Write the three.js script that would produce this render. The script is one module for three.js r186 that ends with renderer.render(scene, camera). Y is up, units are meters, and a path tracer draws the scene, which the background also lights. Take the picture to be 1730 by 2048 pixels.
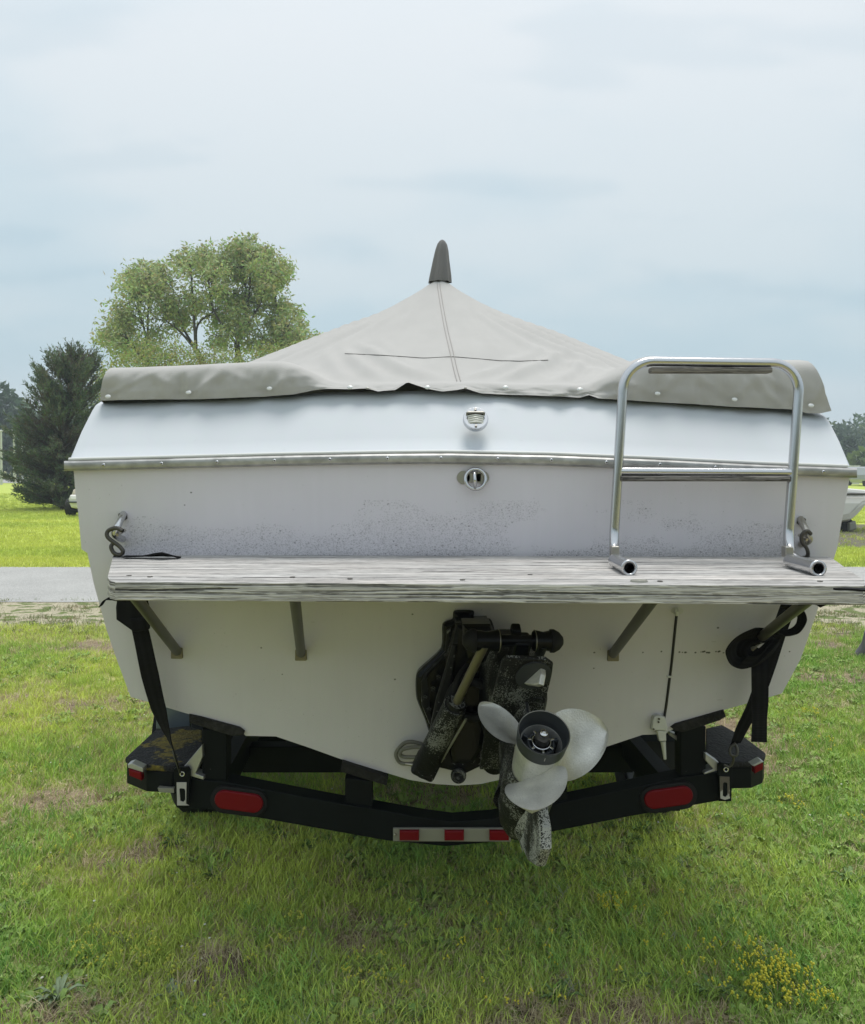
import * as THREE from 'three';
import { RoundedBoxGeometry } from 'three/addons/geometries/RoundedBoxGeometry.js';
import { mergeGeometries, mergeVertices, toCreasedNormals } from 'three/addons/utils/BufferGeometryUtils.js';

// ---------------------------------------------------------------- camera, sky, sun, exposure
const F = 1730, CX = 865, HY = 930, EYE = 1.6;           // focal length, principal point and eye height of the photograph
const scene = new THREE.Scene();
const renderer = new THREE.WebGLRenderer({ antialias: true });
renderer.toneMapping = THREE.LinearToneMapping;
renderer.toneMappingExposure = 1.6;
renderer.shadowMap.enabled = true;
renderer.setSize(865, 1024);
const FULLH = 2 * (2048 - HY);
const camera = new THREE.PerspectiveCamera(2 * Math.atan(FULLH / 2 / F) * 180 / Math.PI, 1730 / FULLH, 0.05, 1500);
camera.position.set(0, EYE, 0);
camera.lookAt(0, EYE, -10);
camera.setViewOffset(1730, FULLH, 0, FULLH - 2048, 1730, 2048);   // shifted lens: the horizon lies above the middle
camera.updateProjectionMatrix();
const sun = new THREE.DirectionalLight(new THREE.Color(1.0, 0.965, 0.91), 1.5);
sun.position.set(2, 30, -9.5); sun.target.position.set(0, 0, -4);
sun.castShadow = true; sun.shadow.radius = 50; sun.shadow.mapSize.set(2048, 2048);
Object.assign(sun.shadow.camera, { left: -30, right: 30, top: 30, bottom: -30, near: 1, far: 90 });
scene.add(sun, sun.target);

// ---------------------------------------------------------------- seeded noise
let seed = 12345;
const rnd = () => { seed = (seed + 0x6D2B79F5) | 0; let t = Math.imul(seed ^ (seed >>> 15), 1 | seed); t = (t + Math.imul(t ^ (t >>> 7), 61 | t)) ^ t; return ((t ^ (t >>> 14)) >>> 0) / 4294967296; };
const R = (a, b) => a + (b - a) * rnd();
const hsh = (x, y, s) => { let h = Math.imul(x | 0, 374761393) + Math.imul(y | 0, 668265263) + Math.imul(s | 0, 974634277); h = Math.imul(h ^ (h >>> 13), 1274126177); return ((h ^ (h >>> 16)) >>> 0) / 4294967296; };
const mod = (a, n) => ((a % n) + n) % n;
function vn(x, y, s = 0, px = 0, py = 0) {                // value noise, optionally periodic
  let x0 = Math.floor(x), y0 = Math.floor(y), fx = x - x0, fy = y - y0;
  fx = fx * fx * (3 - 2 * fx); fy = fy * fy * (3 - 2 * fy);
  let x1 = x0 + 1, y1 = y0 + 1;
  if (px) { x0 = mod(x0, px); x1 = mod(x1, px); } if (py) { y0 = mod(y0, py); y1 = mod(y1, py); }
  const a = hsh(x0, y0, s), b = hsh(x1, y0, s), c = hsh(x0, y1, s), d = hsh(x1, y1, s);
  return a + (b - a) * fx + (c - a) * fy + (a - b - c + d) * fx * fy;
}
function fbm(x, y, o = 4, s = 0, px = 0, py = 0) { let v = 0, a = 0.5, t = 0; for (let i = 0; i < o; i++) { v += a * vn(x, y, s + i * 17, px, py); t += a; x *= 2; y *= 2; px *= 2; py *= 2; a *= 0.5; } return v / t; }
const clamp = (x, a = 0, b = 1) => Math.min(b, Math.max(a, x));
const sst = (a, b, x) => { const t = clamp((x - a) / (b - a)); return t * t * (3 - 2 * t); };
const lerp = (a, b, t) => a + (b - a) * t;
const mix3 = (a, b, t) => [lerp(a[0], b[0], t), lerp(a[1], b[1], t), lerp(a[2], b[2], t)];

// ---------------------------------------------------------------- overcast sky, computed
{
  const w = 1024, h = 512, data = new Float32Array(w * h * 4);
  for (let j = 0; j < h; j++) {
    const el = ((j + 0.5) / h - 0.5) * Math.PI, sy = Math.sin(el);
    for (let i = 0; i < w; i++) {
      const az = ((i + 0.5) / w - 0.5) * 2 * Math.PI, cx = Math.cos(el) * Math.cos(az), cz = Math.cos(el) * Math.sin(az);
      const up = Math.max(sy, 0), k = 1 / (up + 0.22), X = cx * k * 1.3, Z = cz * k * 1.3;
      const big = fbm(X * 0.9 + 7.3, Z * 0.9 + 3.1, 4, 5), fine = fbm(X * 2.6 + 1.7, Z * 3.4 + 9.2, 5, 31);
      let cloud = sst(0.34, 0.66, 0.6 * big + 0.4 * fine);                       // 0 thin blue-grey veil .. 1 pale cloud
      const wisp = sst(0.58, 0.72, fbm(X * 1.9 + 4.4, Z * 6.5 + 2.2, 4, 77)) * sst(0.05, 0.2, up);
      const t = Math.max(-0.12, (Math.min(up, 0.44) - 0.156) / 0.284), over = 1 + 0.34 * (1 - Math.exp(-Math.max(0, up - 0.44) * 1.4));   // an overcast sky is brighter overhead
      let c = mix3([0.595, 0.718, 0.785], [0.765, 0.845, 0.905], t).map((v) => v * over);
      c = mix3(c.map((v, k) => v * [0.93, 0.965, 0.98][k]), c.map((v, k) => v * [1.06, 1.03, 1.015][k]), cloud);
      c = mix3(c, [0.675, 0.745, 0.785], sst(0.13, 0.02, up) * 0.6);                // pale haze low down
      c = c.map((v, k) => v * (1 - wisp * [0.075, 0.05, 0.035][k]));
      const L = 1 / 1.6;
      const o = (j * w + i) * 4; data[o] = c[0] * L; data[o + 1] = c[1] * L; data[o + 2] = c[2] * L; data[o + 3] = 1;
    }
  }
  const t = new THREE.DataTexture(data, w, h, THREE.RGBAFormat, THREE.FloatType);
  t.mapping = THREE.EquirectangularReflectionMapping; t.magFilter = THREE.LinearFilter; t.minFilter = THREE.LinearFilter; t.wrapS = THREE.RepeatWrapping; t.needsUpdate = true;
  scene.background = t; scene.environment = t;
}

// ---------------------------------------------------------------- textures and materials
const toS = (v) => { v = clamp(v); return 255 * (v <= 0.0031308 ? v * 12.92 : 1.055 * Math.pow(v, 1 / 2.4) - 0.055); };
function tex(w, h, fn, colour = true, rep = null) {
  const d = new Uint8Array(w * h * 4);
  for (let j = 0; j < h; j++) for (let i = 0; i < w; i++) {
    const c = fn((i + 0.5) / w, (j + 0.5) / h), o = (j * w + i) * 4;
    if (colour) { d[o] = toS(c[0]); d[o + 1] = toS(c[1]); d[o + 2] = toS(c[2]); } else d[o] = d[o + 1] = d[o + 2] = 255 * clamp(typeof c === 'number' ? c : c[0]);
    d[o + 3] = 255;
  }
  const t = new THREE.DataTexture(d, w, h); t.wrapS = t.wrapT = THREE.RepeatWrapping; t.magFilter = THREE.LinearFilter; t.minFilter = THREE.LinearMipmapLinearFilter; t.generateMipmaps = true;
  if (colour) t.colorSpace = THREE.SRGBColorSpace; if (rep) t.repeat.set(rep[0], rep[1]); t.needsUpdate = true; return t;
}
const rgb = (r, g, b) => new THREE.Color().setRGB(r, g, b);
const std = (o) => new THREE.MeshStandardMaterial({ side: THREE.DoubleSide, ...o });
const M = {};
// gelcoat: faintly mottled off-white; tiles every metre
const gelMap = tex(512, 512, (u, v) => { const a = fbm(u * 6, v * 6, 4, 3, 6, 6), s = vn(u * 160, v * 160, 9, 160, 160); const k = 0.97 + 0.06 * (a - 0.5) - (s > 0.985 ? 0.12 : 0); return [0.555 * k, 0.585 * k, 0.615 * k]; });
M.gel = std({ map: gelMap, roughness: 0.62 });
M.gelPlain = std({ color: rgb(0.66, 0.66, 0.64), roughness: 0.4 });
M.alu = std({ map: tex(1024, 64, (u, v) => { const a = fbm(u * 60, v * 3, 4, 21, 60, 3), b = fbm(u * 7, v * 2, 3, 41, 7, 2); const k = 0.40 + 0.28 * (a - 0.5) + 0.14 * (b - 0.5); return [k * 1.0, k * 0.985, k * 0.95]; }), metalness: 0.65, roughness: 0.42 });
M.chrome = std({ color: rgb(0.58, 0.58, 0.59), metalness: 1, roughness: 0.3, roughnessMap: tex(256, 256, (u, v) => 0.55 + 0.45 * fbm(u * 9, v * 9, 4, 8, 9, 9), false) });
M.chromeWorn = std({ color: rgb(0.42, 0.40, 0.36), metalness: 1, roughness: 0.34 });
M.darkSteel = std({ color: rgb(0.09, 0.085, 0.075), metalness: 0.8, roughness: 0.45 });
M.lamp = new THREE.MeshPhysicalMaterial({ color: rgb(0.55, 0.55, 0.5), roughness: 0.15, clearcoat: 1 });
// weathered teak
{ // silvered grain: a pale ground with many fine cracks and raised fibres along the board; 1.8 m by 0.9 m a tile
  const w = 2048, h = 1024, k = new Float32Array(w * h);
  for (let j = 0; j < h; j++) for (let i = 0; i < w; i++) k[j * w + i] = 0.50 + 0.22 * (fbm(i / w * 5, j / h * 14, 3, 61, 5, 14) - 0.5) + 0.26 * (fbm(i / w * 40, j / h * 330, 2, 71, 40, 330) - 0.5);
  const stroke = (n, l0, l1, t0, t1, val, al) => { for (let q = 0; q < n; q++) { let x = R(0, w), y = R(0, h); const L = R(l0, l1), T = R(t0, t1), a = R(al * 0.4, al), ph = R(0, 9), ws = R(0.004, 0.012), dr = R(-0.012, 0.012); for (let t = 0; t < L; t++) { const e = Math.min(1, t / 14, (L - t) / 14), yy = y + dr * t + 2.2 * (vn(t * ws + ph, ph, 5) - 0.5) * 2, hw = T * (0.35 + 0.65 * e) * (0.6 + 0.8 * vn(t * 0.06 + ph, 3, 8)); for (let b = Math.floor(yy - hw); b <= yy + hw; b++) { const m = a * e * clamp(hw - Math.abs(b - yy) + 0.5); const o = mod(b, h) * w + mod(Math.floor(x + t), w); k[o] = lerp(k[o], val, m); } } } };
  stroke(5200, 40, 260, 0.6, 1.3, 0.74, 0.6); stroke(5200, 30, 240, 0.5, 1.3, 0.13, 0.75); stroke(420, 80, 520, 1.0, 2.4, 0.035, 0.95);
  const px = (u, v) => Math.floor(v * h) * w + Math.floor(u * w);
  M.wood = std({ map: tex(w, h, (u, v) => { const q = k[px(u, v)], p = fbm(u * 6, v * 6, 3, 81, 6, 6); return mix3([q * 1.04, q * 0.965, q * 0.90], [q * 0.98, q * 0.965, q * 0.94], p); }), bumpMap: tex(w, h, (u, v) => clamp(k[px(u, v)] * 1.15), false), bumpScale: 0.003, roughness: 0.95 });
  M.wood.map.repeat.set(1, 2); M.wood.bumpMap.repeat.set(1, 2);
}
M.woodEdge = M.wood.clone(); M.woodEdge.color = rgb(0.78, 0.76, 0.72);
M.woodDark = M.wood.clone(); M.woodDark.color = rgb(0.42, 0.40, 0.38);
// cover cloth: taupe canvas, a weave with faded blotches
const clothF = (u, v) => { const weave = 0.5 + 0.25 * Math.sin(u * 2 * Math.PI * 150) + 0.25 * Math.sin(v * 2 * Math.PI * 150); const b = fbm(u * 3, v * 3, 5, 15, 3, 3), st = fbm(u * 12, v * 12, 3, 115, 12, 12); return [0.94 + 0.10 * (b - 0.5) + 0.06 * (st - 0.5) + 0.05 * (weave - 0.5), weave]; };
M.cloth = std({ map: tex(1024, 1024, (u, v) => { const k = clothF(u, v)[0]; return [0.462 * k, 0.448 * k, 0.428 * k]; }), roughness: 0.95, bumpMap: tex(1024, 1024, (u, v) => clothF(u, v)[1] * 0.3 + 0.5 * fbm(u * 8, v * 8, 4, 33, 8, 8), false), bumpScale: 0.0012 });
M.cloth.map.repeat.set(2, 2); M.cloth.bumpMap.repeat.set(2, 2);
M.clothDark = std({ color: rgb(0.19, 0.183, 0.178), roughness: 0.95, bumpMap: M.cloth.bumpMap, bumpScale: 0.0012 });
M.thread = std({ color: rgb(0.13, 0.12, 0.11), roughness: 0.9 });
M.threadPale = std({ color: rgb(0.36, 0.335, 0.315), roughness: 0.9 });
M.snap = std({ color: rgb(0.72, 0.72, 0.70), roughness: 0.35, metalness: 0.3 });
// trailer
M.trailer = new THREE.MeshPhysicalMaterial({ side: THREE.DoubleSide, map: tex(512, 512, (u, v) => { const a = fbm(u * 8, v * 8, 4, 51, 8, 8), s = vn(u * 120, v * 120, 52, 120, 120); const k = 1 + 0.7 * (a - 0.5); return s > 0.992 ? [0.12, 0.11, 0.1] : [0.004 * k, 0.006 * k, 0.0065 * k]; }), roughness: 0.6, specularIntensity: 0.35, bumpMap: tex(256, 256, (u, v) => fbm(u * 30, v * 30, 3, 53, 30, 30), false), bumpScale: 0.0006 });
const carpetBump = tex(512, 512, (u, v) => fbm(u * 90, v * 90, 3, 54, 90, 90), false);
M.carpet = std({ map: tex(512, 512, (u, v) => { const a = fbm(u * 60, v * 60, 3, 56, 60, 60), b = fbm(u * 5, v * 5, 3, 57, 5, 5); const k = 0.6 + 0.9 * a * b * 1.6; return [0.026 * k, 0.026 * k, 0.025 * k]; }), roughness: 1, bumpMap: carpetBump, bumpScale: 0.004 });
M.carpetMoss = std({ map: tex(1024, 1024, (u, v) => { const a = fbm(u * 40, v * 40, 4, 56, 40, 40), m = sst(0.53, 0.64, fbm(u * 5 + 0.5, v * 5, 5, 58, 5, 5) * 0.75 + a * 0.25); const s = vn(u * 90, v * 90, 59, 90, 90) > 0.97 ? 1 : 0; let c = [0.02 * (0.5 + a), 0.02 * (0.5 + a), 0.021 * (0.5 + a)]; c = mix3(c, [0.09 + 0.14 * a, 0.075 + 0.10 * a, 0.02], m * (0.45 + 0.55 * a)); return s ? [0.3, 0.28, 0.24] : c; }), roughness: 1, bumpMap: carpetBump, bumpScale: 0.006 });
M.bunk = std({ map: tex(512, 512, (u, v) => { const a = fbm(u * 50, v * 50, 3, 156, 50, 50); const b = fbm(u * 6, v * 6, 3, 157, 6, 6); const k = 0.4 + 1.0 * a * b * 2; return [0.026 * k, 0.025 * k, 0.0225 * k]; }), roughness: 1, bumpMap: carpetBump, bumpScale: 0.006 });
M.galv = std({ map: tex(256, 256, (u, v) => { const k = 0.42 + 0.25 * (fbm(u * 12, v * 12, 3, 63, 12, 12) - 0.5); return [k, k, k * 1.02]; }), metalness: 0.6, roughness: 0.4 });
M.paleBar = std({ color: rgb(0.26, 0.255, 0.215), roughness: 0.5, metalness: 0.2 });
M.wornWhite = std({ map: tex(256, 256, (u, v) => { const a = fbm(u * 10, v * 10, 5, 65, 10, 10); return a > 0.60 ? [0.12, 0.10, 0.08] : [0.5 * (0.7 + 0.5 * a), 0.48 * (0.7 + 0.5 * a), 0.45 * (0.7 + 0.5 * a)]; }), roughness: 0.7 });
M.red = new THREE.MeshPhysicalMaterial({ map: tex(128, 128, (u, v) => { const k = 0.9 + 0.2 * fbm(u * 6, v * 6, 3, 66, 6, 6); return [0.165 * k, 0.002 * k, 0.007 * k]; }), roughness: 0.35, specularIntensity: 0.35, bumpMap: tex(128, 128, (u, v) => 0.5 + 0.5 * Math.sin(u * 60 * Math.PI) * Math.sin(v * 60 * Math.PI), false), bumpScale: 0.0004 });
M.rubber = new THREE.MeshPhysicalMaterial({ side: THREE.DoubleSide, color: rgb(0.012, 0.012, 0.0125), roughness: 0.7, specularIntensity: 0.5 });
M.tyre = std({ map: tex(256, 256, (u, v) => { const k = 0.7 + 0.6 * fbm(u * 8, v * 8, 4, 67, 8, 8); return [0.022 * k, 0.021 * k, 0.02 * k]; }), roughness: 0.9 });
M.strap = new THREE.MeshPhysicalMaterial({ side: THREE.DoubleSide, specularIntensity: 0.4, map: tex(256, 256, (u, v) => { const k = (0.75 + 0.25 * Math.sin(u * 2 * Math.PI * 24)) * (0.7 + 0.6 * fbm(u * 6, v * 6, 3, 68, 6, 6)); return [0.010 * k, 0.010 * k, 0.0105 * k]; }), roughness: 0.85, bumpMap: tex(128, 128, (u, v) => 0.5 + 0.5 * Math.sin(v * 2 * Math.PI * 40), false), bumpScale: 0.0006 });
// drive: black paint rubbed through to grey metal
const worn = (th, s, mt = 0.19) => tex(1024, 1024, (u, v) => { const a = fbm(u * 5, v * 5, 4, s, 5, 5), f = fbm(u * 110, v * 110, 3, s + 3, 110, 110); const m = sst(th, th + 0.05, 0.5 * a + 0.5 * f); const k = 0.7 + 0.6 * f; return mix3([0.007 * k, 0.0075 * k, 0.008 * k], [mt * k, mt * 1.02 * k, mt * 0.98 * k], m); });
M.drive = new THREE.MeshPhysicalMaterial({ side: THREE.DoubleSide, specularIntensity: 0.5, map: worn(0.60, 201), roughness: 0.5, bumpMap: tex(512, 512, (u, v) => fbm(u * 60, v * 60, 4, 205, 60, 60), false), bumpScale: 0.0012 });
M.driveWorn = new THREE.MeshPhysicalMaterial({ side: THREE.DoubleSide, specularIntensity: 0.6, map: worn(0.56, 221), roughness: 0.55, bumpMap: M.drive.bumpMap, bumpScale: 0.0012 });
M.driveBare = std({ map: worn(0.47, 241, 0.34), roughness: 0.55, bumpMap: M.drive.bumpMap, bumpScale: 0.0012 });
M.driveGloss = new THREE.MeshPhysicalMaterial({ side: THREE.DoubleSide, specularIntensity: 0.4, color: rgb(0.004, 0.0045, 0.0055), roughness: 0.18, bumpMap: M.drive.bumpMap, bumpScale: 0.0006 });
M.propMetal = std({ map: tex(1024, 1024, (u, v) => { const a = fbm(u * 6, v * 6, 5, 261, 6, 6), f = fbm(u * 150, v * 150, 2, 264, 150, 150); const pit = sst(0.66, 0.74, f * 0.7 + a * 0.3); let k = 0.57 + 0.46 * (a - 0.5) + 0.12 * (f - 0.5); k *= 1 - 0.22 * pit; return [k, k * 0.985, k * 0.93]; }), roughness: 0.36, metalness: 0.45, bumpMap: tex(512, 512, (u, v) => fbm(u * 90, v * 90, 3, 265, 90, 90), false), bumpScale: 0.0006 });
M.hubDark = std({ color: rgb(0.045, 0.05, 0.055), roughness: 0.5, metalness: 0.3 });
M.tube = std({ color: rgb(0.125, 0.122, 0.105), metalness: 0.5, roughness: 0.45 });
M.ram = std({ color: rgb(0.20, 0.18, 0.12), metalness: 0.5, roughness: 0.4 });
M.padYellow = std({ map: tex(128, 128, (u, v) => { const k = 0.7 + 0.6 * fbm(u * 8, v * 8, 4, 69, 8, 8); return [0.24 * k, 0.21 * k, 0.13 * k]; }), roughness: 0.8 });
M.hose = std({ color: rgb(0.17, 0.165, 0.14), roughness: 0.6 });
M.plastic = std({ color: rgb(0.60, 0.60, 0.56), roughness: 0.45 });
M.cableBlack = std({ color: rgb(0.012, 0.012, 0.012), roughness: 0.5 });
M.bark = std({ map: tex(256, 512, (u, v) => { const k = 0.6 + 0.8 * fbm(u * 12, v * 5, 4, 70, 12, 5); return [0.085 * k, 0.07 * k, 0.055 * k]; }), roughness: 1 });
M.leaf = new THREE.MeshPhysicalMaterial({ vertexColors: true, roughness: 1, transmission: 0.4, thickness: 0, side: THREE.DoubleSide });
M.blade = new THREE.MeshPhysicalMaterial({ roughness: 0.9, transmission: 0.15, thickness: 0, side: THREE.DoubleSide });
M.petal = std({ roughness: 0.8 });
M.white = std({ color: rgb(0.70, 0.68, 0.64), roughness: 0.4 });
M.greyPole = std({ color: rgb(0.55, 0.55, 0.53), roughness: 0.7 });
M.glassDark = std({ color: rgb(0.03, 0.035, 0.04), roughness: 0.1 });
M.silver = std({ color: rgb(0.42, 0.43, 0.45), roughness: 0.3, metalness: 0.4 });

// ---------------------------------------------------------------- helpers
const V = (x, y, z) => new THREE.Vector3(x, y, z);
const U = (px, py, d) => V((px - CX) / F * d, EYE - (py - HY) / F * d, -d);           // photo direction at a known distance
const onY = (px, py, y) => U(px, py, (EYE - y) * F / (py - HY));                      // photo direction met with a level surface
const used = {};
const numbered = (n) => { const k = (used[n] = (used[n] ?? -1) + 1); return k ? `${n}_${String(k).padStart(3, '0')}` : n; };
const bases = new Map();
function tag(o, label, category, group, kind) { if (label) o.userData.label = label; if (category) o.userData.category = category; if (group) o.userData.group = group; if (kind) o.userData.kind = kind; return o; }
function thing(name, label, category, base = V(0, 0, 0), group) { const o = new THREE.Group(); o.name = numbered(name); o.position.copy(base); bases.set(o, base.clone()); scene.add(o); return tag(o, label, category, group); }
function mesh(name, geo, mat, parent) {                   // geometry in world metres; parents other than the scene keep their own base
  const g = Array.isArray(geo) ? merge(geo) : geo; const b = parent ? bases.get(parent) : null;
  if (b) g.translate(-b.x, -b.y, -b.z);
  const m = new THREE.Mesh(g, mat); m.name = parent ? name : numbered(name); m.castShadow = m.receiveShadow = true;
  if (parent) { parent.add(m); if (b) bases.set(m, b); } else scene.add(m);
  return m;
}
function solo(name, geo, mat, base, label, category, group, kind) { geo = Array.isArray(geo) ? merge(geo) : geo; geo.translate(-base.x, -base.y, -base.z); const m = mesh(name, geo, mat); m.position.copy(base); return tag(m, label, category, group, kind); }
function prep(g) { const n = g.index ? g.toNonIndexed() : g; for (const k of Object.keys(n.attributes)) if (!['position', 'normal', 'uv', 'color'].includes(k)) n.deleteAttribute(k); if (!n.attributes.normal) n.computeVertexNormals(); if (!n.attributes.uv) n.setAttribute('uv', new THREE.BufferAttribute(new Float32Array(n.attributes.position.count * 2), 2)); return n; }
const merge = (l) => l.length === 1 ? l[0] : mergeGeometries(l.map(prep));
function boxUV(g, s = 1, ox = 0, oy = 0) {                // uv in metres from each face's own axes
  g = g.index ? g.toNonIndexed() : g; if (!g.attributes.normal) g.computeVertexNormals();
  const p = g.attributes.position, uv = new Float32Array(p.count * 2), a = V(), b = V(), c = V();
  for (let i = 0; i < p.count; i += 3) {
    a.fromBufferAttribute(p, i); b.fromBufferAttribute(p, i + 1); c.fromBufferAttribute(p, i + 2);
    const n = b.clone().sub(a).cross(c.clone().sub(a)), ax = Math.abs(n.x), ay = Math.abs(n.y), az = Math.abs(n.z);
    [a, b, c].forEach((q, k) => { const o = (i + k) * 2; if (ay >= ax && ay >= az) { uv[o] = q.x; uv[o + 1] = q.z; } else if (az >= ax) { uv[o] = q.x; uv[o + 1] = q.y; } else { uv[o] = q.z; uv[o + 1] = q.y; } uv[o] = uv[o] * s + ox; uv[o + 1] = uv[o + 1] * s + oy; });
  }
  g.setAttribute('uv', new THREE.BufferAttribute(uv, 2)); return g;
}
const rbox = (w, h, d, r, p = V(0, 0, 0), e = null) => { let g = new RoundedBoxGeometry(w, h, d, 2, Math.min(r, w / 2.01, h / 2.01, d / 2.01)); g = boxUV(g); if (e) g.applyMatrix4(new THREE.Matrix4().makeRotationFromEuler(e)); g.translate(p.x, p.y, p.z); return g; };
function cyl(a, b, r1, r2 = r1, n = 20, open = false) { const d = b.clone().sub(a), L = d.length(); const g = new THREE.CylinderGeometry(r2, r1, L, n, 1, open); g.applyQuaternion(new THREE.Quaternion().setFromUnitVectors(V(0, 1, 0), d.normalize())); g.translate((a.x + b.x) / 2, (a.y + b.y) / 2, (a.z + b.z) / 2); return g; }
const tube = (pts, r, n = 40, rad = 10, tension = 0.5) => new THREE.TubeGeometry(new THREE.CatmullRomCurve3(pts, false, 'catmullrom', tension), n, r, rad, false);
function bentTube(pts, r, corner, rad = 14) {             // straight runs with round bends
  const path = new THREE.CurvePath(); let last = pts[0];
  for (let i = 1; i < pts.length - 1; i++) { const p = pts[i], a = p.clone().lerp(pts[i - 1], Math.min(0.48, corner[i - 1] / p.distanceTo(pts[i - 1]))), b = p.clone().lerp(pts[i + 1], Math.min(0.48, corner[i - 1] / p.distanceTo(pts[i + 1]))); path.add(new THREE.LineCurve3(last, a)); path.add(new THREE.CubicBezierCurve3(a, a.clone().lerp(p, 0.56), b.clone().lerp(p, 0.56), b)); last = b; }
  path.add(new THREE.LineCurve3(last, pts[pts.length - 1]));
  return new THREE.TubeGeometry(path, 160, r, rad, false);
}
function extr(pts2, depth, bevel = 0, holes = []) {       // shape in x/y, extruded along +z
  const s = new THREE.Shape(pts2.map((p) => new THREE.Vector2(p[0], p[1]))); for (const h of holes) s.holes.push(new THREE.Path(h.map((p) => new THREE.Vector2(p[0], p[1]))));
  return new THREE.ExtrudeGeometry(s, { depth: Math.max(depth - 2 * bevel, 1e-4), bevelEnabled: bevel > 0, bevelSize: bevel, bevelThickness: bevel, bevelSegments: 2, bevelOffset: -bevel, curveSegments: 8 });
}
function slab(px, d, depth, bevel = 0, holes = []) {      // outline seen in the photo at distance d, extruded away from the viewer
  const c = (l) => l.map(([x, y]) => { const p = U(x, y, d); return [p.x, p.y]; });
  const g = extr(c(px), depth, bevel, holes.map(c)); g.translate(0, 0, -d - depth + bevel); return boxUV(g);
}
function grid(rows, uvf = null) {                         // rows of Vector3 -> smooth sheet
  const m = rows.length, n = rows[0].length, pos = [], uv = [], idx = [];
  for (let j = 0; j < m; j++) for (let i = 0; i < n; i++) { const p = rows[j][i]; pos.push(p.x, p.y, p.z); const t = uvf ? uvf(p, i / (n - 1), j / (m - 1)) : [i / (n - 1), j / (m - 1)]; uv.push(t[0], t[1]); }
  for (let j = 0; j < m - 1; j++) for (let i = 0; i < n - 1; i++) { const a = j * n + i, b = a + 1, c = a + n, d = c + 1; idx.push(a, b, d, a, d, c); }
  const g = new THREE.BufferGeometry(); g.setAttribute('position', new THREE.Float32BufferAttribute(pos, 3)); g.setAttribute('uv', new THREE.Float32BufferAttribute(uv, 2)); g.setIndex(idx); g.computeVertexNormals(); return g;
}
const pw = (pts, x) => { if (x <= pts[0][0]) return pts[0][1]; for (let i = 1; i < pts.length; i++) if (x <= pts[i][0]) { const t = (x - pts[i - 1][0]) / (pts[i][0] - pts[i - 1][0]); return lerp(pts[i - 1][1], pts[i][1], t); } return pts[pts.length - 1][1]; };
function ribbon(list, th = 0.0025, n = 24) {              // webbing: [[centre, half-width vector], ...] as a thin solid
  const cc = new THREE.CatmullRomCurve3(list.map((l) => l[0])), rows = [[], [], [], [], []];
  for (let i = 0; i <= n; i++) {
    const t = i / n, p = cc.getPoint(t), k = t * (list.length - 1), a = Math.min(Math.floor(k), list.length - 2), w = list[a][1].clone().lerp(list[a + 1][1], k - a), tg = cc.getTangent(t), nn = tg.clone().cross(w).normalize().multiplyScalar(th / 2);
    const L = p.clone().sub(w), Q = p.clone().add(w); rows[0].push(L.clone().sub(nn)); rows[1].push(Q.clone().sub(nn)); rows[2].push(Q.clone().add(nn)); rows[3].push(L.clone().add(nn)); rows[4].push(L.clone().sub(nn));
  }
  const len = cc.getLength(); const g = grid(rows); const uv = g.attributes.uv; for (let i = 0; i < uv.count; i++) { uv.setXY(i, uv.getY(i) * 0.4, uv.getX(i) * len * 4); } return toCreasedNormals(g, 0.6);
}
const at = (g, p) => { g.translate(p.x, p.y, p.z); return g; };
const lathe = (pts, n = 32) => new THREE.LatheGeometry(pts.map((p) => new THREE.Vector2(p[0], p[1])), n);

// ================================================================ SETTING: ground, roads
const patchN = (x, z) => fbm(x * 0.55 + 40, z * 0.55 + 11, 4, 300);           // large patches of better and poorer turf
const dirtN = (x, z) => fbm(x * 1.7 + 3, z * 1.7 + 90, 4, 310);
const hills = [[-1.13, -2.50, 0.22, 0.05], [-0.68, -2.72, 0.16, 0.045]];       // bare molehills: x, z, radius, height
function groundY(x, z) {
  const d = -z, w = sst(0.2, 1.2, d) * sst(8.4, 7.2, d); let y = (fbm(x * 0.8 + 5, z * 0.8, 3, 320) - 0.5) * 0.05 + (fbm(x * 6, z * 6, 3, 321) - 0.5) * 0.022;
  for (const [hx, hz, r, h] of hills) { const q = Math.hypot(x - hx, z - hz) / r; if (q < 1) y += h * (1 - q * q) * (1 - q * q) * (0.8 + 0.5 * vn(x * 30, z * 30, 7)); }
  return y * w;
}
const bare = (x, z) => { let b = sst(0.56, 0.68, dirtN(x, z)); for (const [hx, hz, r] of hills) b = Math.max(b, sst(1.15, 0.55, Math.hypot(x - hx, z - hz) / r)); return b; };
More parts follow.
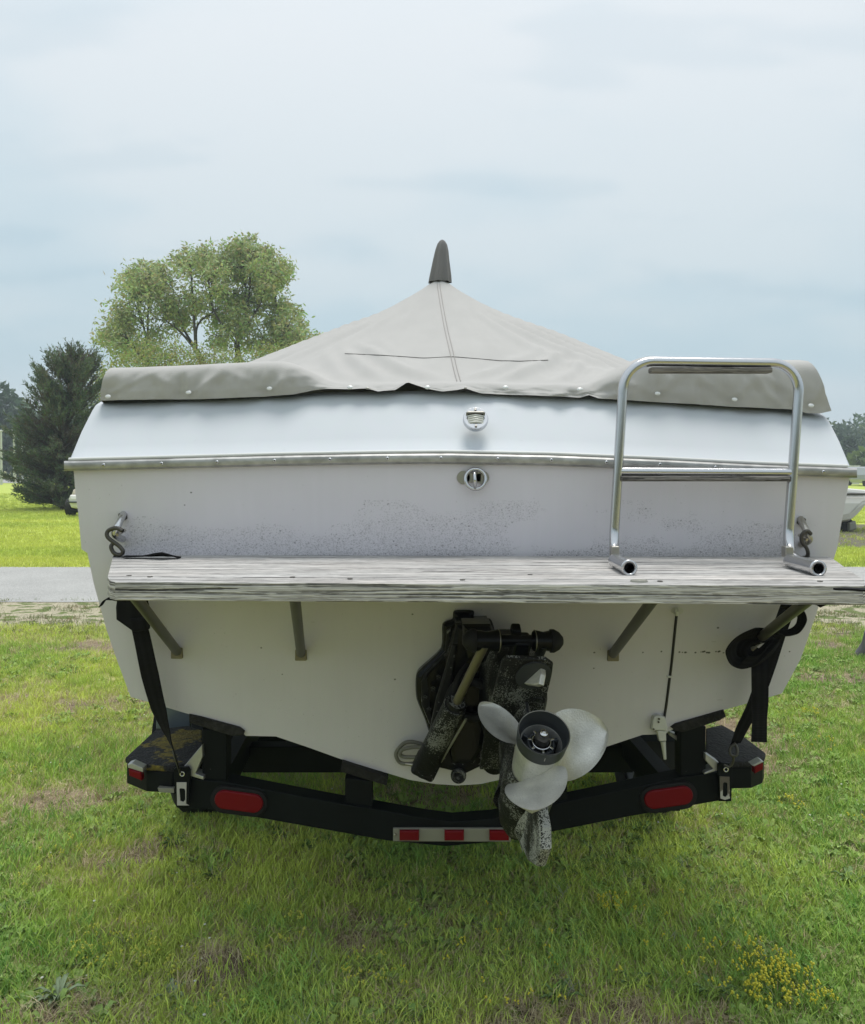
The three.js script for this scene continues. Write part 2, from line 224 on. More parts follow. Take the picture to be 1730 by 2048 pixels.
{
  const xs = [], zs = []; const add = (l, a, b, s) => { for (let v = a; v < b - 1e-6; v += s) l.push(v); };
  add(xs, -600, -80, 65); add(xs, -80, -20, 6); add(xs, -20, -5, 0.75); add(xs, -5, 5, 0.06); add(xs, 5, 20, 0.75); add(xs, 20, 80, 6); add(xs, 80, 601, 65);
  const ds = []; add(ds, -60, -2, 8); add(ds, -2, 1, 0.4); add(ds, 1, 8.5, 0.06); add(ds, 8.5, 40, 0.5); add(ds, 40, 140, 5); add(ds, 140, 901, 50);
  const rows = ds.map((d) => xs.map((x) => V(x, groundY(x, -d), -d)));
  const g = grid(rows, (p) => [p.x / 2.4, p.z / 2.4]); const col = [];
  for (const row of rows) for (const p of row) {
    const n = patchN(p.x, p.z), b = bare(p.x, p.z);
    let c = mix3([0.38, 0.42, 0.12], [0.44, 0.40, 0.18], sst(0.35, 0.7, n));
    c = mix3(c, [0.27, 0.21, 0.15], b);
    col.push(...c);
  }
  g.setAttribute('color', new THREE.Float32BufferAttribute(col, 3));
  const tx = tex(1024, 1024, (u, v) => { const a = fbm(u * 20, v * 20, 5, 340, 20, 20), s = fbm(u * 30, v * 130, 3, 345, 30, 130), t = fbm(u * 130, v * 30, 3, 348, 130, 30); const k = 0.72 + 0.75 * (a - 0.5) + 0.55 * (Math.max(s, t) - 0.55); return [k * 1.02, k, k * 0.95]; });
  const m = mesh('ground', g, std({ map: tx, vertexColors: true, roughness: 1, bumpMap: tex(512, 512, (u, v) => fbm(u * 50, v * 50, 4, 350, 50, 50), false), bumpScale: 0.02 }));
  tag(m, 'patchy lawn with bare soil under the trailer', 'lawn', null, 'structure');
}
function strip(name, d0, d1, y, mat, label, cat, wob = 0, x0 = -160, x1 = 160) {
  const xs = []; for (let x = x0; x < x1 + 0.1; x += Math.abs(x) < 12 ? 0.25 : 4) xs.push(x);
  const edge = (x, d, k) => d + wob * (fbm(x * 1.3 + k * 9, k * 5.5, 4, 360) - 0.5);
  const rows = []; for (let j = 0; j <= 8; j++) rows.push(xs.map((x) => V(x, y, -lerp(edge(x, d0, 1), edge(x, d1, 2), j / 8))));
  return tag(mesh(name, grid(rows, (p) => [p.x / 2, p.z / 2]), mat), label, cat, null, 'structure');
}
const asphalt = tex(1024, 1024, (u, v) => { const a = fbm(u * 260, v * 260, 2, 400, 260, 260), b = fbm(u * 5, v * 5, 4, 405, 5, 5); const k = 0.375 + 0.30 * (a - 0.5) + 0.08 * (b - 0.5); return [k * 1.0, k * 0.985, k * 0.945]; });
strip('verge', 8.25, 10.3, 0.004, std({ roughness: 1, map: tex(1024, 1024, (u, v) => { const a = fbm(u * 14, v * 22, 5, 410, 14, 22), f = fbm(u * 120, v * 120, 2, 415, 120, 120); let c = mix3([0.36, 0.32, 0.21], [0.52, 0.47, 0.35], f); c = mix3(c, [0.14, 0.18, 0.05], sst(0.50, 0.62, a)); return mix3(c, [0.10, 0.085, 0.055], sst(0.62, 0.75, f) * 0.7); }), bumpMap: tex(512, 512, (u, v) => fbm(u * 60, v * 60, 3, 417, 60, 60), false), bumpScale: 0.03 }), 'straw coloured gravel verge along the road', 'verge', 0.55);
strip('road', 10.05, 13.5, 0.009, std({ map: asphalt, roughness: 0.95, bumpMap: tex(512, 512, (u, v) => fbm(u * 130, v * 130, 2, 418, 130, 130), false), bumpScale: 0.006 }), 'grey asphalt lane passing behind the boat', 'road', 0.10);
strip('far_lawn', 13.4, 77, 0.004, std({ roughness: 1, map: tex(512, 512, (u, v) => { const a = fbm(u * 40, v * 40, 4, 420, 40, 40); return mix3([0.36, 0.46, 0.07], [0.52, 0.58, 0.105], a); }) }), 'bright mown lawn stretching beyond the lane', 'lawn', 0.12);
strip('far_road', 76, 104, 0.03, std({ map: asphalt, roughness: 0.95 }), 'far grey road beyond the lawn', 'road', 0.5);
strip('bare_ground', 16.6, 23.5, 0.009, std({ roughness: 1, map: tex(512, 512, (u, v) => { const a = fbm(u * 8, v * 30, 5, 430, 8, 30), f = fbm(u * 90, v * 90, 2, 432, 90, 90); return mix3([0.10, 0.092, 0.058], [0.17, 0.155, 0.105], 0.6 * a + 0.4 * f); }) }), 'brown bare ground under the far white boat', 'soil', 1.2, 5.5, 26);

// ---------------------------------------------------------------- grass
function tuftGeo(n, h0, h1, w, spread, lean, flat = 0) {
  const pos = [], nor = [], idx = [];
  for (let k = 0; k < n; k++) {
    const a = R(0, 6.283), r = spread * Math.sqrt(rnd()), bx = Math.cos(a) * r, bz = Math.sin(a) * r, h = R(h0, h1), dir = R(0, 6.283), ln = R(0.2, 1) * lean * h, f = R(0, 6.283), wx = Math.cos(f) * w * R(0.7, 1.2), wz = Math.sin(f) * w, o = pos.length / 3;
    for (let s = 0; s < 3; s++) { const t = s / 3, x = bx + Math.cos(dir) * ln * t * t, z = bz + Math.sin(dir) * ln * t * t, y = h * t * (1 - flat * t), q = 1 - 0.5 * t; pos.push(x - wx * q, y, z - wz * q, x + wx * q, y, z + wz * q); }
    pos.push(bx + Math.cos(dir) * ln, h * (1 - flat) * (1 - 0.12 * lean), bz + Math.sin(dir) * ln);
    for (let s = 0; s < 7; s++) nor.push(wz * 60, 0.9, -wx * 60);
    idx.push(o, o + 1, o + 3, o, o + 3, o + 2, o + 2, o + 3, o + 5, o + 2, o + 5, o + 4, o + 4, o + 5, o + 6);
  }
  const g = new THREE.BufferGeometry(); g.setAttribute('position', new THREE.Float32BufferAttribute(pos, 3)); g.setIndex(idx); g.computeVertexNormals(); return g;
}
function scatter(name, geo, mat, n, place, label, cat) {  // place(i) -> {x,z,s,c,y?} or null
  const L = []; for (let i = 0; i < n; i++) { const p = place(i); if (p) L.push(p); }
  if (!L.length) return null; const im = new THREE.InstancedMesh(geo, mat, L.length), m = new THREE.Matrix4(), q = new THREE.Quaternion(), e = new THREE.Euler(), c = new THREE.Color();
  L.forEach((p, i) => { e.set(R(-0.15, 0.15), R(0, 6.283), R(-0.15, 0.15)); q.setFromEuler(e); m.compose(V(p.x, (p.y ?? groundY(p.x, p.z)) - 0.004, p.z), q, V(p.s, p.s * (p.h ?? 1), p.s)); im.setMatrixAt(i, m); im.setColorAt(i, c.setRGB(...p.c)); });
  im.name = numbered(name); im.castShadow = im.receiveShadow = true; scene.add(im); return tag(im, label, cat, null, 'stuff');
}
const nearSpot = (d0, d1, pw_) => { const t = rnd(), a = Math.pow(d0, 1 - pw_), b = Math.pow(d1, 1 - pw_), d = Math.pow(lerp(a, b, t), 1 / (1 - pw_)); return [R(-0.62, 0.62) * d + R(-0.4, 0.4), -d]; };
const grassCol = (x, z, dry) => {
  const n = patchN(x, z), j = R(0.72, 1.28); let c = mix3([0.27, 0.46, 0.08], [0.66, 0.75, 0.15], clamp((n - 0.5) * 3.2 + 0.5 + R(-0.3, 0.3)));
  if (rnd() < dry) c = mix3([0.64, 0.55, 0.31], [0.46, 0.36, 0.20], rnd());
  return c.map((v) => v * j);
};
const underBoat = (x, z) => sst(1.25, 0.8, Math.abs(x - 0.05)) * sst(2.5, 3.2, -z);
scatter('short_grass', tuftGeo(10, 0.018, 0.055, 0.0016, 0.028, 0.8), M.blade, 62000, () => { const [x, z] = nearSpot(1.6, 8.6, 0.35); if (rnd() < bare(x, z) * 0.8) return null; return { x, z, s: R(0.7, 1.35), c: grassCol(x, z, 0.10) }; }, 'short mown grass growing round the trailer', 'grass');
scatter('tall_grass', tuftGeo(9, 0.04, 0.115, 0.0021, 0.03, 0.85), M.blade, 9000, () => { const [x, z] = nearSpot(1.6, 8.3, 0.7); const n = fbm(x * 2.2, z * 2.2, 3, 440); if (n < 0.5 - 0.1 * underBoat(x, z) || rnd() < bare(x, z)) return null; const c = grassCol(x, z, 0.04); return { x, z, s: R(0.6, 1.15) * (-z > 5 ? 0.6 : 1), c: [c[0] * 0.62, c[1] * 0.80, c[2] * 0.9] }; }, 'taller uneven tufts of grass standing in the lawn', 'grass');
scatter('dry_grass', tuftGeo(8, 0.03, 0.10, 0.0011, 0.04, 1.5, 0.55), M.blade, 30000, () => { const [x, z] = nearSpot(1.6, 8.5, 0.6); const n = dirtN(x, z); if (n < 0.50 && rnd() < 0.75) return null; const c = mix3([0.70, 0.61, 0.38], [0.42, 0.32, 0.19], rnd()); return { x, z, s: R(0.6, 1.2), c }; }, 'dry straw lying among the grass', 'straw');
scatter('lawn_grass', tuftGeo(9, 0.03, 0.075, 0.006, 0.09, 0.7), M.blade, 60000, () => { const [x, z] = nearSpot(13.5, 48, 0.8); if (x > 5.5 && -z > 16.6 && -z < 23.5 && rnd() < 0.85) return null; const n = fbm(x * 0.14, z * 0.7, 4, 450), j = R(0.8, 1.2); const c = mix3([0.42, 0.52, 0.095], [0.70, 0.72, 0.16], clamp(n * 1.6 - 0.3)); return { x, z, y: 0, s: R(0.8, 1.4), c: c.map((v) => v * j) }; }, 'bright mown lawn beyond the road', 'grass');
scatter('verge_grass', tuftGeo(7, 0.02, 0.06, 0.002, 0.04, 0.9), M.blade, 9000, () => { const d = R(8.0, 10.2), x = R(-7, 7), z = -d; const n = fbm(x * 1.1, z * 2.6, 3, 460); if (n < 0.47) return null; const c = rnd() < 0.4 ? [0.33, 0.29, 0.17] : [0.17, 0.22, 0.055]; return { x, z, y: 0.004, s: R(0.7, 1.3), c: c.map((v) => v * R(0.8, 1.2)) }; }, 'thin grass and straw on the gravel verge', 'grass');
// small broad-leaved ground cover
function leafTuft(n, len, w, up) { const pos = [], idx = []; for (let k = 0; k < n; k++) { const a = R(0, 6.283), L = len * R(0.6, 1.2), u = up * R(0.5, 1.2), ca = Math.cos(a), sa = Math.sin(a), W = w * R(0.7, 1.2), o = pos.length / 3; const st = [[0, 0.15, 0], [0.35, 1, 0.6], [0.7, 0.85, 0.95], [1, 0.05, 0.8]]; for (const [t, q, y] of st) { const x = ca * L * t, z = sa * L * t; pos.push(x - sa * W * q, y * u + 0.003, z + ca * W * q, x, y * u - 0.12 * W * q, z, x + sa * W * q, y * u + 0.003, z - ca * W * q); } for (let s = 0; s < 3; s++) { const b = o + s * 3; idx.push(b, b + 1, b + 4, b, b + 4, b + 3, b + 1, b + 2, b + 5, b + 1, b + 5, b + 4); } } const g = new THREE.BufferGeometry(); g.setAttribute('position', new THREE.Float32BufferAttribute(pos, 3)); g.setIndex(idx); g.computeVertexNormals(); return g; }
scatter('clover', leafTuft(6, 0.022, 0.006, 0.02), M.blade, 16000, () => { const [x, z] = nearSpot(1.7, 7.5, 0.8); if (fbm(x * 1.6 + 8, z * 1.6, 3, 470) < 0.5 || rnd() < bare(x, z) * 0.7) return null; const c = mix3([0.22, 0.36, 0.09], [0.38, 0.50, 0.13], rnd()); return { x, z, s: R(0.8, 1.8), c }; }, 'low clover and small broad leaves in the turf', 'ground cover');
// yellow wildflowers: small heads above the grass, in drifts where the photograph shows them
const flowerSpots = [[1505, 1915, 0.06, 16], [1545, 1935, 0.07, 26], [1590, 1960, 0.085, 22], [1625, 1985, 0.06, 18], [1540, 1985, 0.07, 26], [1500, 1960, 0.05, 14], [1235, 1808, 0.06, 22], [205, 1880, 0.10, 26], [265, 1905, 0.08, 22], [360, 1925, 0.05, 8], [120, 1700, 0.08, 9], [60, 1750, 0.06, 5], [740, 1935, 0.09, 22], [580, 1850, 0.07, 12], [1580, 1602, 0.05, 12], [1620, 1420, 0.06, 12], [700, 1095 + 300, 0.1, 0], [1720, 1640, 0.08, 9], [1450, 1950, 0.12, 16], [300, 1790, 0.2, 12], [900, 1880, 0.25, 12], [1100, 1960, 0.25, 14], [1380, 1860, 0.2, 12], [480, 1960, 0.2, 12], [160, 1450, 0.15, 12], [60, 1560, 0.2, 9], [1660, 1480, 0.2, 12]];
const fl = []; for (const [px, py, r, n] of flowerSpots) { const p = onY(px, py, 0.05); for (let k = 0; k < n; k++) { const a = R(0, 6.283), q = r * Math.sqrt(rnd()); fl.push([p.x + Math.cos(a) * q, p.z + Math.sin(a) * q * 1.4, py > 1780 && px > 1400 ? 1 : 0.75, px < 800 ? 0.5 : 0]); } }
{
  const head = []; for (let k = 0; k < 5; k++) { const s = new THREE.IcosahedronGeometry(R(0.0022, 0.0036), 0); s.translate(R(-0.008, 0.008), 0.07 + R(-0.008, 0.008), R(-0.008, 0.008)); head.push(s); }
  const stem = [tuftGeo(5, 0.05, 0.075, 0.0008, 0.01, 0.3), leafTuft(5, 0.02, 0.004, 0.03)];
  const hg = merge(head); let i = 0;
  const place = (colf) => () => { const f = fl[i++ % fl.length]; const k = hsh(i, 5, 1); return { x: f[0], z: f[1], s: 0.8 + 0.5 * k, h: f[2], c: colf(f, k) }; };
  scatter('yellow_wildflowers', hg, M.petal, fl.length, place((f, k) => mix3([0.66, 0.58, 0.04], [0.46, 0.50, 0.09], f[3] + 0.3 * k)), 'small yellow wildflowers blooming in the grass', 'flowers');
  i = 0; scatter('flower_stems', merge(stem), M.petal, fl.length, place((f, k) => [0.15 + 0.08 * k, 0.24 + 0.06 * k, 0.045]), 'thin leafy stems under the yellow wildflowers', 'flower stems');
}
{ // white specks of tiny daisies
  const g = new THREE.IcosahedronGeometry(0.0036, 0); g.scale(1, 0.5, 1); g.translate(0, 0.05, 0);
  scatter('small_white_flowers', g, M.petal, 420, () => { const [x, z] = nearSpot(2.4, 7.5, 0.6); if (fbm(x + 20, z, 3, 480) < 0.5) return null; return { x, z, s: R(0.8, 1.5), c: [0.6, 0.6, 0.5] }; }, 'tiny pale flowers sprinkled through the lawn', 'flowers');
}
// single broad-leaved weeds that stand out
{
  const lg = leafTuft(18, 0.045, 0.0048, 0.028), lm = std({ color: rgb(0.15, 0.24, 0.075), roughness: 0.7 }), lm2 = std({ color: rgb(0.26, 0.33, 0.19), roughness: 0.75 });
  for (const [px, py, s, pale] of [[115, 2020, 1.5, 1], [345, 1995, 1.3, 1], [430, 1760, 1.3, 0], [1430, 2000, 1.5, 0], [1270, 1985, 1.3, 0], [1120, 2010, 1.4, 0], [1700, 1770, 1.6, 0], [20, 1830, 1.3, 0], [350, 1700, 1.3, 0]]) {
    const p = onY(px, py, 0); p.y = groundY(p.x, p.z); const g = lg.clone(); g.scale(s, s, s); g.rotateY(R(0, 6)); g.translate(p.x, p.y, p.z);
    solo('broadleaf_weed', g, pale ? lm2 : lm, p, pale ? 'pale grey-green weed with long leaves beside bare soil' : 'dark green weed with a rosette of long leaves in the grass', 'weed', pale ? 'pale weeds in the bare patches' : 'green weeds in the lawn');
  }
}

scene.fog = new THREE.FogExp2(0xdfe9f0, 0.0016);   // thin summer haze over the far wood
// ================================================================ TREES
function limb(pts, r0, r1, n = 10) { const c = new THREE.CatmullRomCurve3(pts), g = new THREE.TubeGeometry(c, n, 1, 7, false), p = g.attributes.position; for (let i = 0; i <= n; i++) { const o = c.getPointAt(i / n), r = lerp(r0, r1, i / n); for (let k = 0; k <= 7; k++) { const q = i * 8 + k; p.setXYZ(q, o.x + (p.getX(q) - o.x) * r, o.y + (p.getY(q) - o.y) * r, o.z + (p.getZ(q) - o.z) * r); } } g.computeVertexNormals(); return g; }
function leafCloud(list) { // [{p, L, W, dir, c}] -> one mesh of folded leaf blades
  const pos = [], col = [], idx = [];
  for (const l of list) { const o = pos.length / 3, d = l.dir.clone().normalize(), s = V(R(-1, 1), R(-1, 1), R(-1, 1)).cross(d).normalize().multiplyScalar(l.W), t = l.p.clone().addScaledVector(d, l.L), m = l.p.clone().addScaledVector(d, l.L * 0.5); pos.push(l.p.x, l.p.y, l.p.z, m.x + s.x, m.y + s.y, m.z + s.z, t.x, t.y, t.z, m.x - s.x, m.y - s.y, m.z - s.z); for (let k = 0; k < 4; k++) col.push(...l.c); idx.push(o, o + 1, o + 2, o, o + 2, o + 3); }
  const g = new THREE.BufferGeometry(); g.setAttribute('position', new THREE.Float32BufferAttribute(pos, 3)); g.setAttribute('color', new THREE.Float32BufferAttribute(col, 3)); g.setAttribute('uv', new THREE.Float32BufferAttribute(new Float32Array(pos.length / 3 * 2), 2)); g.setIndex(idx); g.computeVertexNormals(); return g;
}
const ballPt = () => { let p; do p = V(R(-1, 1), R(-1, 1), R(-1, 1)); while (p.length() > 1); return p; };
{ // airy willow-like tree; lobes read from the photo, depth 40 m
  const D = 40, base = U(455, HY + EYE * F / D, D); base.y = 0;
  const t = thing('deciduous_tree', 'tall airy light green tree with dark forked limbs behind the boat', 'tree', base);
  const lobes = [[272, 600, 74, 62, 0.55], [232, 655, 42, 34, 0.8], [330, 640, 50, 40, 0.5], [300, 560, 45, 34, 0.8], [415, 555, 66, 58, 0.7], [490, 535, 74, 52, 1], [540, 545, 40, 48, 0.9], [430, 620, 62, 40, 0.7], [520, 610, 60, 50, 0.9], [575, 650, 36, 44, 0.8], [560, 690, 50, 34, 0.7], [470, 668, 50, 26, 0.35], [350, 595, 40, 46, 0.4], [500, 500, 36, 24, 0.8], [380, 520, 34, 24, 0.5], [260, 690, 60, 28, 0.7], [610, 690, 32, 26, 0.9]];
  const wood = [], fork = U(445, 830, D), K = (x, y, z = 0) => U(x, y, D + z);
  wood.push(limb([base, U(450, 900, D), fork], 0.42, 0.32));
  const heads = [[K(392, 700), [K(420, 770), K(398, 712)], 0.2], [K(474, 690), [K(462, 770, 0.4), K(476, 712, 0.4)], 0.2], [K(560, 740), [K(500, 790), K(540, 755)], 0.13], [K(300, 740), [K(400, 800), K(340, 765)], 0.14]];
  for (const [h, via, r] of heads) wood.push(limb([fork, ...via, h], r, r * 0.7, 14));
  const leaves = [];
  const sub_ = []; for (const [px, py, rx, ry, den] of lobes) { sub_.push([px, py, rx * 0.82, ry * 0.82, den * 0.85]); for (let q = 0; q < 6; q++) { const a = R(0, 6.283), f = R(0.55, 0.95); sub_.push([px + Math.cos(a) * rx * f, py + Math.sin(a) * ry * f, rx * R(0.24, 0.42), ry * R(0.24, 0.42), den * 1.15, px, py]); } }
  for (const [px, py, rx, ry, den, qx, qy] of sub_) {
    const dz = R(-1.6, 1.6), c = U(px, py, D + dz), sc = D / F; let bh = heads[0]; for (const h of heads) if (Math.abs(h[0].x - c.x) * 1.3 + Math.abs(h[0].y - c.y) < Math.abs(bh[0].x - c.x) * 1.3 + Math.abs(bh[0].y - c.y)) bh = h;
    const mid = bh[0].clone().lerp(c, 0.5).add(V(R(-0.35, 0.35), R(-0.2, 0.25), R(-0.4, 0.4)));
    if (qx) { const h = U(qx, qy, D + dz * 0.5); mid.copy(h).lerp(c, 0.5); wood.push(limb([h, mid, c], 0.03, 0.012, 5)); } else wood.push(limb([bh[0], mid, c], 0.075, 0.025));
    const nT = Math.round(rx * ry * 0.040 * den) + 6;
    for (let k = 0; k < nT; k++) {
      const b = ballPt(), q = c.clone().add(V(b.x * rx * sc, b.y * ry * sc, b.z * rx * sc * 1.1));
      if (k % 7 === 0) wood.push(limb([mid.clone().lerp(c, R(0.2, 1)), c.clone().lerp(q, 0.5).add(V(0, 0.12, 0)), q], 0.025, 0.007, 4));
      const tone = mix3([0.27, 0.33, 0.12], [0.50, 0.55, 0.25], R(0, 1)), n = 11 + Math.floor(rnd() * 12);
      for (let i = 0; i < n; i++) leaves.push({ p: q.clone().add(V(R(-0.3, 0.3), R(-0.38, 0.28), R(-0.3, 0.3))), L: R(0.15, 0.28), W: R(0.028, 0.055), dir: V(R(-1, 1), R(-1.2, 0.5), R(-1, 1)), c: tone.map((v) => v * R(0.8, 1.2)) });
    }
  }
  mesh('trunk', wood, M.bark, t); mesh('crown', leafCloud(leaves), M.leaf, t);
}
{ // rounded yellow-green tree in front of it
  const D = 36, base = U(330, HY + EYE * F / D, D); base.y = 0;
  const t = thing('deciduous_tree', 'low rounded yellow-green tree beside the dark pine', 'tree', base);
  const wood = [limb([base, U(325, 900, D), U(330, 800, D)], 0.25, 0.12)], leaves = [];
  for (const [px, py, rx, ry] of [[228, 775, 50, 56], [215, 830, 46, 60], [290, 735, 62, 44], [370, 725, 70, 36], [450, 735, 72, 34], [540, 725, 60, 34], [600, 715, 46, 30], [400, 800, 120, 70], [280, 850, 90, 80], [520, 800, 100, 60], [330, 700, 34, 20]]) {
    const c = U(px, py, D + R(-1, 1)), sc = D / F; wood.push(limb([U(330, 860, D), U(330, 860, D).lerp(c, 0.5).add(V(0, 0.3, 0)), c], 0.09, 0.02));
    for (let k = 0; k < rx * ry * 0.05; k++) { const b = ballPt(), q = c.clone().add(V(b.x * rx * sc, b.y * ry * sc, b.z * rx * sc)); const tone = mix3([0.22, 0.27, 0.075], [0.42, 0.46, 0.14], R(0, 1)); for (let i = 0; i < 15; i++) leaves.push({ p: q.clone().add(V(R(-0.24, 0.24), R(-0.24, 0.24), R(-0.24, 0.24))), L: R(0.10, 0.20), W: R(0.018, 0.035), dir: V(R(-1, 1), R(-0.5, 1.2), R(-1, 1)), c: tone.map((v) => v * R(0.75, 1.25)) }); }
  }
  mesh('trunk', wood, M.bark, t); mesh('crown', leafCloud(leaves), M.leaf, t);
}
{ // dark pine with upswept shoots
  const D = 31, base = U(128, HY + EYE * F / D, D); base.y = 0; const sc = D / F;
  const t = thing('pine_tree', 'dark bushy pine with upswept shoots on the lawn', 'tree', base);
  const prof = [[720, 0.12], [735, 0.35], [760, 0.75], [800, 1.15], [850, 1.45], [900, 1.6], [950, 1.75], [985, 1.6], [1005, 1.25], [1020, 0.9]];
  const axis = (py) => lerp(150, 122, sst(720, 900, py)), wood = [limb([base, U(130, 900, D), U(150, 735, D)], 0.14, 0.02)], leaves = [];
  const boughs = []; for (let q = 0; q < 230; q++) { const py = 724 + 288 * Math.pow(rnd(), 0.75); boughs.push([py, R(0, 6.283), R(0.72, 1.12)]); }
  for (let k = 0; k < 4400; k++) {
    const [bpy, ba, bl] = boughs[k % 230], q = Math.pow(rnd(), 0.55), rad = pw(prof, bpy) * bl, a = ba + R(-0.16, 0.16) / Math.max(0.25, q), rise = rad * q * q * lerp(0.75, 0.12, sst(740, 980, bpy)), c = U(axis(bpy), bpy, D), py = bpy, p = c.clone().add(V(Math.cos(a) * rad * q, rise + R(-0.12, 0.12), Math.sin(a) * rad * q)); if (p.y < 0.08) p.y = 0.08 + rnd() * 0.1;
    const out = V(Math.cos(a), 0, Math.sin(a)), lift = lerp(1.5, 0.35, sst(740, 960, py)), dir = out.clone().multiplyScalar(R(0.5, 1)).add(V(R(-0.3, 0.3), lift * R(0.6, 1.1), R(-0.3, 0.3))).normalize();
    if (k % 4 === 0) wood.push(limb([c.clone().add(V(0, -0.25, 0)), p.clone().lerp(c, 0.5).add(V(0, -0.2, 0)), p], 0.025, 0.008, 4));
    const brown = sst(0.45, 0.62, fbm(Math.cos(a) * rad * q * 1.4 + 5, py * 0.02, 3, 500)) * sst(1.02, 0.55, q) + (rnd() < 0.12 ? 0.5 : 0);
    const tone = mix3(mix3([0.06, 0.10, 0.052], [0.13, 0.175, 0.08], rnd()), [0.16, 0.125, 0.085], clamp(brown) * 0.8);
    const sl = R(0.22, 0.42) * (py < 800 ? 1.7 : 1);
    for (let i = 0; i < 20; i++) { const s = rnd(); leaves.push({ p: p.clone().addScaledVector(dir, sl * s), L: R(0.09, 0.17), W: R(0.010, 0.018), dir: dir.clone().multiplyScalar(R(0.5, 1.2)).add(V(R(-1, 1), R(-0.7, 1), R(-1, 1)).multiplyScalar(0.75)), c: tone.map((v) => v * R(0.8, 1.25)) }); }
  }
  mesh('trunk', wood, M.bark, t); mesh('crown', leafCloud(leaves), M.leaf, t);
}
function farTree(out, x, z, h, r, tone, n, conif) { for (let k = 0; k < n; k++) { const b = ballPt(); let px = b.x * r, py = h * 0.52 + b.y * h * 0.48, pz = b.z * r; if (conif) { const f = rnd(); py = h * (0.06 + 0.92 * f); const q = r * (1 - f) * Math.sqrt(rnd()); const a = R(0, 6.283); px = Math.cos(a) * q; pz = Math.sin(a) * q; } else { const lob = 0.75 + 0.35 * vn(b.x * 3 + x, b.y * 3 + z, 9); px *= lob; pz *= lob; } const c = mix3(tone, tone.map((v) => v * 1.5), clamp(0.5 + R(-0.5, 0.5))); out.push({ p: V(x + px, py, z + pz), L: R(0.5, 1.1), W: R(0.16, 0.34), dir: V(R(-1, 1), R(-0.6, 1), R(-1, 1)), c }); } }
{ // far woods, one mass of trees along the horizon
  const l = []; const tones = [[0.07, 0.105, 0.07], [0.09, 0.14, 0.07], [0.12, 0.165, 0.07], [0.06, 0.09, 0.065]];
  for (let i = 0; i < 165; i++) { const x = lerp(-112, 112, (i + R(-0.3, 0.3)) / 164), row = i % 3, z = -(118 + row * 9 + R(-3, 3)); farTree(l, x, z, R(7.5, 9.8) + row * 0.4 + (x > 40 ? -0.4 : 0), R(2.6, 4.2), tones[Math.floor(rnd() * 4)], 620, rnd() < 0.18); }
  solo('far_woods', leafCloud(l), M.leaf, V(0, 0, -125), 'distant mixed wood along the horizon', 'woods', null, 'stuff');
}
{ // leafy edge of a wood that the stern faces; it dims the light on the transom and shows in the chrome
  const l = []; for (let i = 0; i < 16; i++) farTree(l, lerp(-34, 34, i / 15) + R(-1, 1), 17 + R(-1.5, 2.5), R(2.8, 3.8), R(2.4, 3.0), [0.12, 0.15, 0.07], 1500, false);
  solo('wood_edge', leafCloud(l), M.leaf, V(0, 0, 17), 'dense leafy wood edge that the boat stern faces', 'woods', null, 'stuff');
}
for (const [px, top, D, r, tone, con, label] of [
  [4, 768, 96, 2.7, [0.04, 0.075, 0.035], false, 'dark green tree standing behind the white net poles'],
  [62, 812, 104, 3.0, [0.075, 0.125, 0.05], false, 'mid green tree between the net poles and the pine'],
  [36, 806, 108, 2.6, [0.09, 0.14, 0.055], false, 'lighter green tree just beside the dark one behind the poles'],
  [1698, 880, 100, 2.6, [0.06, 0.095, 0.05], true, 'grey-green conifer standing out from the wood'],
  [1732, 903, 84, 1.5, [0.13, 0.18, 0.05], false, 'bright yellow-green bush above the silver car']]) {
  const base = U(px, HY + EYE * F / D, D); base.y = 0; const h = EYE + (HY - top) / F * D, l = []; farTree(l, base.x, base.z, h, r, tone, 1700, con);
  const t = thing('background_tree', label, 'tree', base); mesh('trunk', [limb([base, base.clone().add(V(0, h * 0.3, 0)), base.clone().add(V(0.1, h * 0.7, 0))], 0.18, 0.05)], M.bark, t); mesh('crown', leafCloud(l), M.leaf, t);
}
// net poles at the far side of the lawn
const poleTops = [];
for (const [px, d, top, lab] of [[3, 70, 862, 'slim white net pole furthest from the pine'], [29, 74, 860, 'slim white net pole between two others'], [45, 78, 861, 'slim white net pole half hidden by the pine']]) { const b = U(px, HY + EYE * F / d, d); b.y = 0; const t = U(px - 1, top, d); poleTops.push(t); const o = thing('net_pole', lab, 'pole', b, 'white poles beyond the lawn'); mesh('shaft', cyl(b, t, 0.10, 0.075, 10), M.greyPole, o); mesh('cap', at(new THREE.SphereGeometry(0.11, 8, 6), t), M.greyPole, o); }
{ const a = U(-60, 862, 67); const pts = [a, ...poleTops, U(66, 861, 80)]; solo('top_wire', pts.slice(1).map((p, i) => cyl(pts[i], p, 0.035, 0.035, 6)), M.greyPole, a.clone().setY(a.y), 'thin pale wire strung across the pole tops', 'wire'); }

// ================================================================ THE BOAT
const dT = (py) => 2.62 + (py - 940) * 0.00021;                 // raked transom: distance by height
const axisX = (s) => 0.08 - 0.045 * s;                          // the boat points slightly to the left
const boatBase = V(0.08, 0, -2.7);
const boat = thing('motor_boat', 'white fibreglass motor boat seen from its stern, sitting on the trailer', 'boat', boatBase);
const outline = [[148, 938], [152, 985], [158, 1030], [164, 1098], [176, 1106], [188, 1165], [215, 1262], [238, 1328], [262, 1393], [300, 1404], [380, 1428], [487, 1466], [492, 1471], [552, 1472], [620, 1495], [681, 1517], [760, 1541], [820, 1559], [870, 1567], [915, 1570], [962, 1567], [1010, 1556], [1070, 1538], [1140, 1517], [1211, 1493], [1284, 1469], [1331, 1467], [1337, 1461], [1451, 1418], [1536, 1394], [1563, 1386], [1600, 1318], [1636, 1213], [1659, 1141], [1673, 1096], [1683, 1038], [1692, 991], [1699, 950], [1520, 936], [1320, 926], [1100, 917], [900, 913], [760, 914], [550, 918], [330, 924]];
